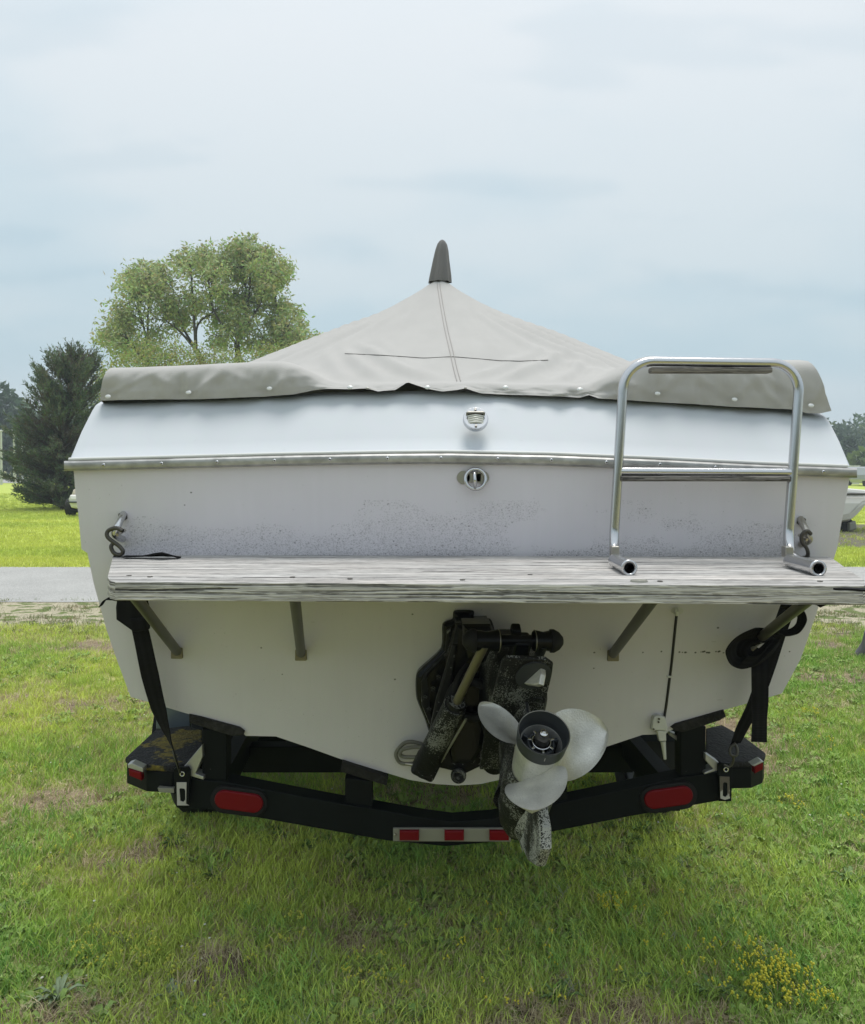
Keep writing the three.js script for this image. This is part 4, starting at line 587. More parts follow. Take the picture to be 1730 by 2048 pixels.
    mesh('bellows', [0, 1, 2, 3].map((k) => { const t = new THREE.TorusGeometry(0.052, 0.013, 10, 28); return at(t, U(945, 1400, 2.56 - k * 0.02)); }), M.rubber, b);
    mesh('gimbal_arm', [boxUV(slab([[905, 1290], [916, 1288], [905, 1360], [880, 1440], [866, 1500], [852, 1498], [872, 1400]], 2.52, 0.03, 0.006)), boxUV(slab([[872, 1440], [960, 1440], [966, 1535], [930, 1552], [872, 1538]], 2.60, 0.08, 0.02))], M.drive, b);
    const plug = new THREE.TorusGeometry(0.016, 0.007, 10, 24); mesh('drain_bung', at(plug, U(917, 1552, 2.56)), M.drive, b);
    mesh('drain_bung_back', cyl(U(917, 1552, 2.56), U(917, 1550, 2.64), 0.021, 0.024), M.drive, b);
    for (const [x, y] of [[866, 1378], [858, 1420], [892, 1312], [904, 1328], [925, 1362], [850, 1396], [877, 1355]]) { const c = new THREE.CylinderGeometry(0.008, 0.008, 0.012, 6); c.rotateX(Math.PI / 2); mesh('bolt', at(c, U(x, y, 2.612)), M.drive, b); }
    mesh('hose', [tube([U(940, 1350, 2.5), U(905, 1380, 2.47), U(893, 1430, 2.5), U(905, 1490, 2.56)], 0.013, 30, 10), tube([U(935, 1330, 2.5), U(915, 1360, 2.46), U(905, 1410, 2.48), U(898, 1470, 2.56)], 0.009, 30, 10)], M.rubber, b);
  }
  // propeller
  { const hub = mesh('propeller', boxUV(loc(zLathe([[0.054, -0.165], [0.056, -0.155], [0.0585, -0.10], [0.0615, -0.042], [0.050, -0.042], [0.050, -0.16]], 48)), 2), M.propMetal, boat); tag(hub, 'three-bladed pale cast metal propeller');
    mesh('exhaust_ring', loc(zLathe([[0.0617, -0.043], [0.0630, -0.02], [0.0645, 0.0], [0.0635, 0.0015], [0.0605, 0.0], [0.0590, -0.025], [0.0525, -0.027], [0.0515, -0.10], [0.0, -0.10]], 56)), M.hubDark, hub);
    const rimT = new THREE.TorusGeometry(0.0628, 0.0012, 8, 64); mesh('rim', loc(rimT), M.chromeWorn, hub);
    mesh('inner_hub', loc(zLathe([[0.034, -0.10], [0.036, -0.05], [0.033, -0.043], [0.026, -0.042], [0.026, -0.10]], 36)), M.hubDark, hub);
    for (let k = 0; k < 3; k++) { const s = rbox(0.024, 0.008, 0.05, 0.002, V(0.045, 0, -0.075)); s.rotateZ(k * 2.094 + 0.35); mesh('spoke', loc(s), M.hubDark, hub); }
    const wash = []; for (let k = 0; k < 7; k++) { const s = rbox(0.010, 0.0055, 0.0025, 0.0008, V(0.0285, 0, 0)); s.rotateZ(k * 0.8976 + 0.2); wash.push(s); } wash.push(at(new THREE.TorusGeometry(0.0225, 0.0026, 8, 36), V(0, 0, 0))); const wg = merge(wash); wg.translate(0, 0, -0.037); mesh('tab_washer', loc(wg), M.chrome, hub);
    const nut = new THREE.CylinderGeometry(0.0185, 0.0185, 0.024, 6); nut.rotateX(Math.PI / 2); nut.translate(0, 0, -0.028); mesh('nut', loc(nut), M.darkSteel, hub);
    mesh('shaft_end', loc(zLathe([[0.0, 0.004], [0.004, 0.004], [0.0045, -0.002], [0.009, 0.002], [0.0105, -0.003], [0.0105, -0.03]], 24)), M.chrome, hub);
    const blade = () => { const nr = 22, ns = 20, face = (sg) => { const rows = []; for (let j = 0; j <= nr; j++) { const t = Math.sin(Math.PI / 2 * j / nr), r = lerp(0.052, 0.183, t), row = []; const half = (t < 0.9995 ? 1 : 0) * (0.073 * Math.pow(Math.sin(Math.PI * clamp(0.14 + 0.86 * Math.pow(t, 1.15), 0, 1)), 0.6)); const mid = 0.018 * t; for (let i = 0; i <= ns; i++) { const s = i / ns * 2 - 1, arc = half * s + mid, phi = arc / Math.max(r, 0.085) , th = 0.0038 * (1 - 0.65 * t) * Math.pow(Math.max(0, 1 - s * s), 0.5) * (t < 0.999 ? 1 : 0) + 0.0004; const ax = -0.074 * phi - 0.10 + 0.05 * t + 0.012 * s * s * t; row.push(V(Math.sin(phi) * r, Math.cos(phi) * r, ax + sg * th)); } rows.push(row); } return grid(rows, (p) => [p.x * 4, p.y * 4]); }; return mergeGeometries([face(1), face(-1)]); };
    for (const ang of [144, 18, -100]) { const b = blade(); b.rotateZ((ang - 90) * Math.PI / 180); mesh('blade', loc(b), M.propMetal, hub); }
    mesh('stamp', loc(at(rbox(0.002, 0.012, 0.001, 0.0004, V(0, 0, 0), new THREE.Euler(Math.PI / 2, 0, 0)), V(-0.006, -0.0632, -0.018))), M.chromeWorn, hub);
  }
}
// ================================================================ CLOTH COVER
{
  const cover = thing('boat_cover', 'taupe canvas boat cover held up to a peak and snapped round the deck', 'cover', V(0.05, 1.8, -2.78));
  const hem = [[199, 801], [260, 800], [322, 799], [417, 798], [512, 794], [588, 789], [625, 781], [654, 778], [697, 778], [734, 777], [756, 783], [791, 780], [806, 770], [815, 764], [826, 768], [853, 777], [886, 783], [915, 780], [931, 777], [946, 782], [962, 787], [1092, 792], [1160, 795], [1178, 790], [1197, 797], [1332, 805], [1476, 814], [1586, 819], [1615, 826], [1640, 827], [1662, 822]];
  const pk = V(0.034, 2.477, -4.1), zA = -2.86, xc = 0.10;
  const topL = V((236 - CX) / F * 2.86, 1.934, zA), topR = V((1598 - CX) / F * 2.86, 1.943, zA);
  const S = [[0, 1], [0.6, 1], [1.4, 0.99], [2.4, 0.93], [3.5, 0.74], [4.4, 0.42], [5.05, 0.06]];
  const folds = [[-1.16, 0.03, 0.05], [-1.02, 0.034, 0.045], [-0.90, 0.030, 0.04], [-0.78, 0.026, 0.04], [-0.66, 0.020, 0.04], [-0.50, 0.012, 0.05], [-0.30, 0.006, 0.05], [0.30, 0.007, 0.05], [0.48, 0.014, 0.045], [0.60, 0.022, 0.04], [0.72, 0.026, 0.04], [0.84, 0.030, 0.04], [0.97, 0.032, 0.045], [1.10, 0.03, 0.05], [0.14, 0.004, 0.06]];
  const sag = (x) => sst(0.62, 0.36, Math.abs(x - xc - 0.01));
  function hgt(x, z) {
    const s = -z - 2.86, dx = x - pk.x, dz = z - pk.z, r = Math.hypot(dx, dz * (dz > 0 ? 1 : 0.9));
    const side = 1.953 + 0.012 * x + 0.10 * sst(0.5, 1.6, s) + 0.05 * sst(1.2, 1.9, s) * sst(0.2, 0.7, Math.abs(x)) - 0.12 * sst(2.2, 4.6, s) - 0.02 * sst(0.5, 1.1, Math.abs(x - axisX(s)));
    const well = 0.098 * sag(x) * sst(0.75, -0.02, s);
    const base = side - well - 0.05 * sst(0.25, 0.9, s) * sst(1.05, 0.6, Math.abs(x - axisX(s)));
    let cone = pk.y - 0.02 - 0.54 * r + 0.055 * r * r + 0.035 * Math.exp(-r / 0.12);
    const ang = Math.atan2(dx, dz), rr = sst(0.12, 0.7, r) * sst(1.9, 1.2, r);
    for (const [a, am, w] of folds) { const q = (ang - a - 0.05 * Math.sin(r * 3 + a * 7)) / w; cone += am * rr * Math.exp(-q * q) * 0.95 * sst(-0.05, 0.25, dz); }
    const k = 0.035, h = clamp(0.5 + 0.5 * (base - cone) / k); let y = lerp(cone, base, h) + k * h * (1 - h);
    // sweeping creases between the corner of the coaming and the middle of the hem
    for (const [x0, x1, am] of [[-0.30, 0.05, 0.020], [-0.36, -0.12, 0.018], [0.52, 0.16, 0.020], [0.60, 0.36, 0.018], [-0.22, 0.08, 0.010], [0.45, 0.02, 0.010], [-0.42, -0.24, 0.014], [0.66, 0.46, 0.014]]) { const t = clamp(s / 0.55), xl = lerp(x1, x0, Math.pow(t, 0.6)), q = (x - xl) / 0.032; y += am * Math.exp(-q * q) * sst(0.0, 0.12, s) * sst(0.7, 0.3, s); }
    return y + (fbm(x * 4, z * 4, 3, 700) - 0.5) * 0.010;
  }
  const nx = 260, rows = [];
  const zs = []; for (let s = 0; s < 0.6; s += 0.02) zs.push(s); for (let s = 0.6; s < 2.0; s += 0.03) zs.push(s); for (let s = 2.0; s <= 5.06; s += 0.15) zs.push(s);
  const wAt = (s) => pw(S, s);
  const edge = (i, s) => { const u = i / nx; return lerp(topL.x, topR.x, u); };
  const snaps = [[216, 793], [377, 785], [539, 777], [700, 775], [855, 775], [1011, 775], [1160, 779], [1315, 787], [1469, 799], [1622, 811]];
  const creases = [[705, 738, 0.022, 11], [742, 758, -0.016, 9], [664, 640, 0.016, 14], [1172, 1118, 0.020, 16], [1222, 1186, -0.014, 12], [1250, 1230, 0.012, 12], [1500, 1562, 0.009, 12], [1420, 1380, 0.007, 14], [446, 402, 0.009, 14], [300, 338, 0.007, 13], [585, 556, 0.010, 13], [1340, 1308, 0.009, 12], [360, 380, 0.008, 9]];
  // skirt from the hem up to the top edge
  const hemRow = [], nV = 16;
  for (let i = 0; i <= nx; i++) { const px = lerp(199, 1662, i / nx); hemRow.push(U(px, pw(hem, px), 2.772 + 0.012 * (vn(px / 40, 2, 4) - 0.5))); }
  const topRow = []; for (let i = 0; i <= nx; i++) { const x = edge(i, 0); topRow.push(V(x, hgt(x, zA), zA)); }
  for (let j = 0; j <= nV; j++) {
    const v = j / nV, row = [];
    for (let i = 0; i <= nx; i++) {
      const a = hemRow[i], b = topRow[i], p = a.clone().lerp(b, v), px = lerp(199, 1662, i / nx), round = Math.sin(v * Math.PI / 2);
      const flap = clamp((b.y - a.y) / 0.1);
      p.z = lerp(a.z, b.z, 1 - Math.sqrt(Math.max(0, 1 - Math.pow(v, 8)))) ; p.z = lerp(lerp(a.z, b.z, v), p.z, flap);
      let bul = 0.010 * Math.sin(v * Math.PI) * flap + (v < 0.26 ? 0.0035 : 0) + (fbm(px / 34, v * 1.3 + 3, 3, 720) - 0.5) * 0.030 * Math.sin(Math.PI * clamp(v * 0.9 + 0.1)) * flap + (fbm(px / 16, v * 2, 2, 725) - 0.5) * 0.012 * (1 - v);
      for (const [sx] of snaps) { const q = (px - sx) / 26, w = Math.exp(-q * q) * Math.exp(-Math.pow((v - 0.14) / 0.22, 2)); bul -= 0.010 * w; const fan = Math.exp(-Math.pow((px - sx - (v - 0.14) * 130) / (9 + v * 14), 2)) + Math.exp(-Math.pow((px - sx + (v - 0.14) * 150) / (9 + v * 14), 2)); bul += 0.006 * fan * sst(0.1, 0.3, v) * sst(0.95, 0.5, v) * flap; }
      for (const [xt, xb, am, w] of creases) { const q = (px - lerp(xb, xt, v)) / w; bul += am * Math.exp(-q * q) * sst(0.0, 0.15, v) * sst(1.0, 0.75, v) * Math.max(flap, 0.35); }
      p.z += bul; void round; row.push(p);
    }
    rows.push(row);
  }
  const top = [];
  for (const s of zs) { const row = []; if (s === 0) continue; const w = wAt(s); for (let i = 0; i <= nx; i++) { const x = axisX(s) + 0.008 + (edge(i, s) - 0.088) * w, z = zA - s; row.push(V(x, hgt(x, z), z)); } top.push(row); }
  const all = rows.concat(top);
  // skirts down both sides of the boat
  const sideSkirt = (k) => { const line = [rows[nV], ...top].map((r) => r[k]), h0 = hemRow[k]; return grid([line, line.map((p, i) => { const t = i / (line.length - 1), e = p.clone(); const o = V((k ? 1 : -1) * 0.055 * (1 - t), -0.13, 0.0); return i === 0 ? h0.clone().lerp(p, 0) : e.add(o); })]); };
  const sk = (k) => { const colm = rows.map((r) => r[k]); const line = [rows[nV], ...top].map((r) => r[k]); const out = []; for (let j = 0; j <= nV; j++) { const v = j / nV; out.push(line.map((p, i) => { const q = p.clone().add(V((k ? 1 : -1) * 0.05 * (1 - v), -0.125 * (1 - v), 0)); const t = Math.exp(-i * 0.5); return q.lerp(colm[j].clone().add(V(0, 0, p.z - line[0].z)), t); })); } return grid(out); };
  void sideSkirt;
  const g = merge([grid(all, (p) => [p.x * 1.0, (p.z + p.y) * 1.0]), sk(0), sk(nx)]);
  tag(mesh('canvas', g, M.cloth, cover), 'main taupe canvas with soft folds');
  // pleated sleeve on the peak
  { const rowsP = []; const H = [[0, 0.052, 0.05, 0], [0.03, 0.049, 0.05, 0.002], [0.07, 0.043, 0.045, 0.004], [0.11, 0.037, 0.04, 0.006], [0.15, 0.031, 0.035, 0.009], [0.18, 0.023, 0.028, 0.011], [0.196, 0.013, 0.016, 0.012], [0.203, 0.002, 0.002, 0.012]]; for (const [h, rx, rz, ox] of H) { const row = []; for (let i = 0; i <= 48; i++) { const a = i / 48 * 6.283, pl = 1 + 0.12 * Math.cos(a * 7 + 0.5) * (1 - h * 2.5); row.push(V(pk.x + ox + Math.cos(a) * rx * pl, pk.y - 0.012 + h, pk.z + Math.sin(a) * rz * pl)); } rowsP.push(row); }
    tag(mesh('peak_sleeve', grid(rowsP, (p) => [p.x * 3, p.y * 3]), M.clothDark, cover), 'darker pleated cloth sleeve at the peak'); }
  const onC = (x, z, o = 0.002) => V(x, hgt(x, z) + o, z);
  { const l = []; for (let t = 0; t <= 1.001; t += 0.04) { const x = lerp(pk.x, 0.093, t), z = lerp(pk.z + 0.06, zA - 0.005, t); l.push(onC(x, z)); } mesh('centre_seam', tube(l, 0.0012, 80, 6), M.threadPale, cover); mesh('centre_seam', tube(l.map((p) => p.clone().add(V(-0.012, 0, 0))), 0.0011, 80, 6), M.threadPale, cover); }
  const onRay = (px, py) => { for (let d = 2.9; d < 4.1; d += 0.004) { const p = U(px, py, d); if (p.y <= hgt(p.x, p.z)) return p.add(V(0, 0.0015, 0.0015)); } return U(px, py, 3.3); };
  { const l = []; for (let x = 690; x <= 1096; x += 14) l.push(onRay(x, pw([[690, 708], [760, 711], [850, 717], [905, 714], [1000, 722], [1040, 723], [1096, 721]], x))); mesh('cross_seam', tube(l, 0.0012, 90, 6), M.thread, cover); }
  const all2 = (px, py) => U(px, py, 2.755);
  for (const [x, y] of snaps) { const s = new THREE.SphereGeometry(0.0095, 16, 8, 0, 6.283, 0, 1.4); s.scale(1, 0.45, 0.75); s.rotateX(1.15); mesh('snap_button', at(s, all2(x, y)), M.snap, cover); }
  for (const [x, y] of [[735, 777], [931, 776]]) { const s = new THREE.SphereGeometry(0.0045, 12, 8); s.scale(1, 0.8, 0.5); mesh('snap_stud', at(s, all2(x, y)), M.chromeWorn, cover); }
}
// ================================================================ TRAILER
{
  const D = 2.72, tr = thing('boat_trailer', 'black steel boat trailer with red lamps and carpeted steps under the boat', 'trailer', V(0.05, 0, -3.2));
  const up = [[352, 1556], [451, 1563], [600, 1592], [681, 1607], [740, 1616], [800, 1627], [850, 1636], [905, 1643], [985, 1637], [1060, 1619], [1146, 1600], [1260, 1576], [1366, 1553], [1438, 1545], [1463, 1545]], lo = [[1463, 1601], [1438, 1602], [1256, 1634], [1100, 1665], [1000, 1684], [890, 1693], [775, 1682], [567, 1645], [421, 1619], [352, 1616]];
  const beam = mesh('rear_crossmember', slab([...up, ...lo], D, 0.075, 0.004), M.trailer, tr); tag(beam, 'black shallow V crossmember at the rear');
  for (const [x0, x1, y0, y1] of [[404, 453, 1458, 1562], [1361, 1412, 1450, 1554]]) mesh('bunk_post', slab([[x0, y0], [x1, y0 + 4], [x1, y1], [x0, y1]], D + 0.008, 0.07, 0.004), M.trailer, tr);
  for (const [x0, x1, y0] of [[690, 744, 1556], [1080, 1134, 1556]]) mesh('inner_bunk_post', slab([[x0, y0], [x1, y0 + 6], [x1, 1618], [x0, 1612]], D + 0.01, 0.05, 0.003), M.trailer, tr);
  const along = (g) => { const p = g.attributes.position; for (let i = 0; i < p.count; i++) { const s = -p.getZ(i) - D; p.setX(i, p.getX(i) - 0.045 * s); } g.computeVertexNormals(); return g; };
  for (const pts of [[[377, 1429], [400, 1434], [478, 1456], [488, 1464], [486, 1471], [463, 1473], [440, 1466], [377, 1446]], [[1343, 1456], [1352, 1449], [1448, 1420], [1453, 1434], [1440, 1442], [1369, 1465], [1352, 1463]]]) mesh('bunk', boxUV(along(slab(pts, D - 0.012, 2.4, 0.006)), 1.5), M.bunk, tr);
  for (const pts of [[[684, 1523], [770, 1553], [776, 1559], [773, 1572], [681, 1544]], [[1140, 1523], [1052, 1553], [1048, 1559], [1051, 1572], [1143, 1544]]]) mesh('inner_bunk', boxUV(along(slab(pts, D - 0.004, 2.2, 0.004)), 1.5), M.bunk, tr);
  // long rails, forward crossmember and axle, wheels, tongue
  for (const x of [-0.68, 0.80]) { const g = new THREE.BoxGeometry(0.05, 0.1, 3.6); g.translate(x - 0.02, 0.53, -4.6); mesh('side_rail', boxUV(along(g)), M.trailer, tr); }
  mesh('forward_crossmember', rbox(1.5, 0.10, 0.07, 0.005, V(0.02, 0.47, -3.35)), M.trailer, tr);
  mesh('axle', cyl(V(-1.02, 0.33, -4.05), V(0.96, 0.33, -4.05), 0.035), M.trailer, tr);
  mesh('tongue', boxUV(along(rbox(0.09, 0.1, 4.2, 0.005, V(0.05, 0.45, -6.2)))), M.trailer, tr);
  for (const x of [-1.05, 0.99]) { const t = lathe([[0.2, -0.085], [0.27, -0.10], [0.315, -0.095], [0.333, -0.07], [0.336, 0], [0.333, 0.07], [0.315, 0.095], [0.27, 0.10], [0.2, 0.085]], 48); t.rotateZ(Math.PI / 2); const w = mesh('wheel', at(t, V(x, 0.33, -4.05)), M.tyre, tr); const r = lathe([[0.0, -0.03], [0.12, -0.03], [0.19, -0.06], [0.205, -0.085], [0.205, 0.085], [0.19, 0.03], [0.0, 0.04]], 32); r.rotateZ(Math.PI / 2); mesh('rim', at(r, V(x, 0.33, -4.05)), M.galv, w);
    const fr = []; for (const xx of [-0.13, 0.13]) { const row = []; for (let i = 0; i <= 16; i++) { const a = lerp(0.25, Math.PI - 0.25, i / 16); row.push(V(x + xx, 0.34 + Math.sin(a) * 0.41, -4.05 + Math.cos(a) * 0.44)); } fr.push(row); } mesh('mudguard', grid(fr), M.trailer, tr); }
  // carpeted steps beside the posts
  const SY = 0.652, step = (pts, y0, y1, b) => { const g = extr(pts.map(([x, y]) => { const p = onY(x, y, SY); return [p.x, -p.z]; }), y1 - y0, b); g.rotateX(-Math.PI / 2); g.translate(0, y0 + b, 0); return boxUV(g, 1.7); };
  const Lp = [[251, 1514], [312, 1458], [376, 1451], [404, 1460], [404, 1522], [344, 1532], [290, 1529]], Rp = [[1412, 1456], [1444, 1449], [1490, 1474], [1531, 1505], [1528, 1514], [1505, 1523], [1441, 1524], [1411, 1508]];
  tag(mesh('step', step(Lp, SY - 0.02, SY, 0.005), M.carpetMoss, tr), 'black carpeted step with yellow moss');
  tag(mesh('step', step(Rp, SY - 0.02, SY, 0.005), M.carpet, tr), 'plain black carpeted step');
  mesh('step_box', step(Lp.map(([x, y]) => [x + (x < 340 ? 3 : 0), y - 1]), SY - 0.088, SY - 0.021, 0.004), M.trailer, tr);
  mesh('step_box', step(Rp.map(([x, y]) => [x - (x > 1470 ? 3 : 0), y - 1]), SY - 0.088, SY - 0.021, 0.004), M.trailer, tr);
  mesh('fender_plate', slab([[312, 1412], [332, 1408], [380, 1420], [380, 1456], [312, 1458]], 3.16, 0.02, 0.003), std({ color: rgb(0.13, 0.16, 0.20), roughness: 0.35, metalness: 0.3 }), tr);
  // galvanised braces
  mesh('brace', slab([[404, 1490], [368, 1533], [380, 1552], [407, 1560], [407, 1553], [391, 1547], [405, 1514]], D - 0.012, 0.05, 0.002), M.galv, tr);
  mesh('brace', slab([[1411, 1507], [1440, 1527], [1436, 1541], [1409, 1549], [1409, 1545], [1426, 1538], [1411, 1521]], D - 0.012, 0.05, 0.002), M.galv, tr);
  mesh('brace', slab([[1340, 1464], [1360, 1475], [1360, 1486], [1338, 1470]], D + 0.05, 0.05, 0.002), M.galv, tr);
  mesh('under_strip', slab([[315, 1576], [348, 1577], [348, 1586], [318, 1585]], D - 0.005, 0.03, 0.001), M.paleBar, tr);
  // tie-down plates
  for (const [pl, wh, sl] of [[[[347, 1539], [352, 1535], [376, 1535], [380, 1542], [377, 1614], [352, 1614]], [[353, 1565], [373, 1565], [372, 1608], [378, 1611], [354, 1611]], [[358, 1578], [361, 1576], [369, 1577], [371, 1581], [371, 1600], [366, 1605], [360, 1602]]], [[[1437, 1530], [1442, 1525], [1462, 1527], [1465, 1534], [1463, 1603], [1438, 1603]], [[1440, 1553], [1459, 1554], [1460, 1597], [1450, 1600], [1441, 1597]], [[1446, 1566], [1449, 1564], [1454, 1565], [1456, 1569], [1456, 1590], [1451, 1595], [1445, 1592]]]]) {
    const p = mesh('tie_down_plate', slab(pl, D - 0.028, 0.014, 0.002), M.trailer, tr); mesh('worn_plate', slab(wh, D - 0.032, 0.0035, 0.0006, [sl]), M.wornWhite, p);
    const c = new THREE.TorusGeometry(0.0065, 0.0022, 8, 20); mesh('eyelet', at(c, U((pl[0][0] + pl[3][0]) / 2 + 1, pl[0][1] + 9, D - 0.03)), M.chrome, p);
  }
  // lamps
  const stad = (cx, cy, w, h, a, n = 12) => { const l = [], r = h / 2; for (let k = 0; k <= n; k++) { const t = -Math.PI / 2 + Math.PI * k / n; l.push([w / 2 - r + Math.cos(t) * r, Math.sin(t) * r]); } for (let k = 0; k <= n; k++) { const t = Math.PI / 2 + Math.PI * k / n; l.push([-w / 2 + r + Math.cos(t) * r, Math.sin(t) * r]); } return l.map(([x, y]) => [cx + x * Math.cos(a) - y * Math.sin(a), cy + x * Math.sin(a) + y * Math.cos(a)]); };
  for (const [cx, cy, a] of [[477, 1604, 0.13], [1338, 1596, -0.14]]) { const l = mesh('tail_lamp_gasket', slab(stad(cx, cy, 116, 56, a), D - 0.012, 0.02, 0.006), M.rubber, tr); mesh('lens', slab(stad(cx, cy, 98, 38, a), D - 0.019, 0.012, 0.005), M.red, l); }
  const bar = mesh('light_bar', slab([[786, 1657], [1022, 1657], [1022, 1684], [786, 1683]], D - 0.012, 0.012, 0.002), M.paleBar, tr); tag(bar, 'pale metal bar with three small red lamps');
  for (const x of [819, 909, 999]) { mesh('small_lens', slab([[x - 20, 1662], [x + 19, 1662], [x + 19, 1682], [x - 20, 1682]], D - 0.026, 0.016, 0.004), M.red, bar); }
  mesh('bar_screw', at(new THREE.SphereGeometry(0.005, 10, 8), U(790, 1669, D - 0.012)), M.chromeWorn, bar);
  mesh('marker_lamp', slab([[257, 1538], [282, 1545], [283, 1562], [258, 1552]], 2.70, 0.03, 0.004), M.red, tr); mesh('marker_housing', slab([[255, 1529], [264, 1526], [286, 1536], [286, 1545], [256, 1536]], 2.705, 0.035, 0.002), M.galv, tr);
  mesh('marker_lamp', slab([[1509, 1533], [1527, 1525], [1527, 1539], [1510, 1548]], 2.70, 0.03, 0.004), M.red, tr); mesh('marker_housing', slab([[1504, 1531], [1522, 1521], [1528, 1524], [1509, 1533]], 2.70, 0.035, 0.002), M.galv, tr);
}
// ================================================================ TIE-DOWN STRAPS
{
  const base = U(300, 1600, 2.68); const s = thing('tie_down_strap', 'black webbing strap with a cloth wrapped ratchet hanging straight from the left lifting eye', 'strap', base);
  s.userData.label = 'taut black webbing strap running down to the moss covered step';
  const W = (x, y, d) => U(x, y, d);
  mesh('hook', tube([W(246, 1062, 2.57), W(232, 1056, 2.575), W(216, 1062, 2.58), W(216, 1075, 2.58), W(238, 1092, 2.585), W(246, 1103, 2.585), W(240, 1110, 2.59), W(228, 1106, 2.59), W(222, 1094, 2.59), W(226, 1087, 2.592)], 0.0062, 60, 10), M.darkSteel, s);
  mesh('upper_webbing', ribbon([[W(236, 1106, 2.60), V(0.012, 0, 0)], [W(232, 1140, 2.65), V(0.014, 0, 0.003)], [W(262, 1200, 2.655), V(0.02, 0, 0.004)]]), M.strap, s);
  mesh('webbing', ribbon([[W(268, 1215, 2.60), V(0.024, 0.003, 0)], [W(281, 1262, 2.60), V(0.0245, 0.004, 0)], [W(300, 1350, 2.62), V(0.026, 0.006, 0)], [W(318, 1420, 2.645), V(0.024, 0.004, 0.006)], [W(338, 1478, 2.66), V(0.012, 0.001, 0.018)], [W(350, 1510, 2.67), V(0.006, 0, 0.018)], [W(358, 1536, 2.675), V(0.004, 0, 0.012)]], 0.003, 60), M.strap, s);
  tag(mesh('ratchet', [slab([[233, 1196], [288, 1196], [293, 1215], [294, 1240], [291, 1258], [262, 1262], [231, 1240], [230, 1215]], 2.575, 0.035, 0.008), slab([[258, 1238], [293, 1235], [291, 1262], [264, 1265]], 2.565, 0.05, 0.008)], M.strap, s), 'black cloth wrapped ratchet under the platform');
  mesh('platform_flap', ribbon([[onY(248, 1113, PY + 0.006), V(0, 0, 0.018)], [onY(290, 1112, PY + 0.008), V(0, 0.002, 0.018)], [onY(330, 1109, PY + 0.014), V(0, 0.008, 0.03)], [onY(360, 1115, PY + 0.004), V(0, 0.0, 0.012)]], 0.004, 30), M.strap, s);
  mesh('loose_tail', ribbon([[W(252, 1200, 2.18), V(0.004, 0.008, 0)], [W(225, 1196, 2.2), V(0.004, 0.006, 0)], [W(212, 1198, 2.2), V(0.007, 0.004, 0)], [W(201, 1213, 2.2), V(0.005, 0.003, 0)]], 0.003, 20), M.strap, s);
  mesh('end_hook', tube([W(346, 1500, 2.665), W(350, 1515, 2.66), W(356, 1532, 2.665), W(360, 1545, 2.675)], 0.004, 20, 8), M.darkSteel, s);
}
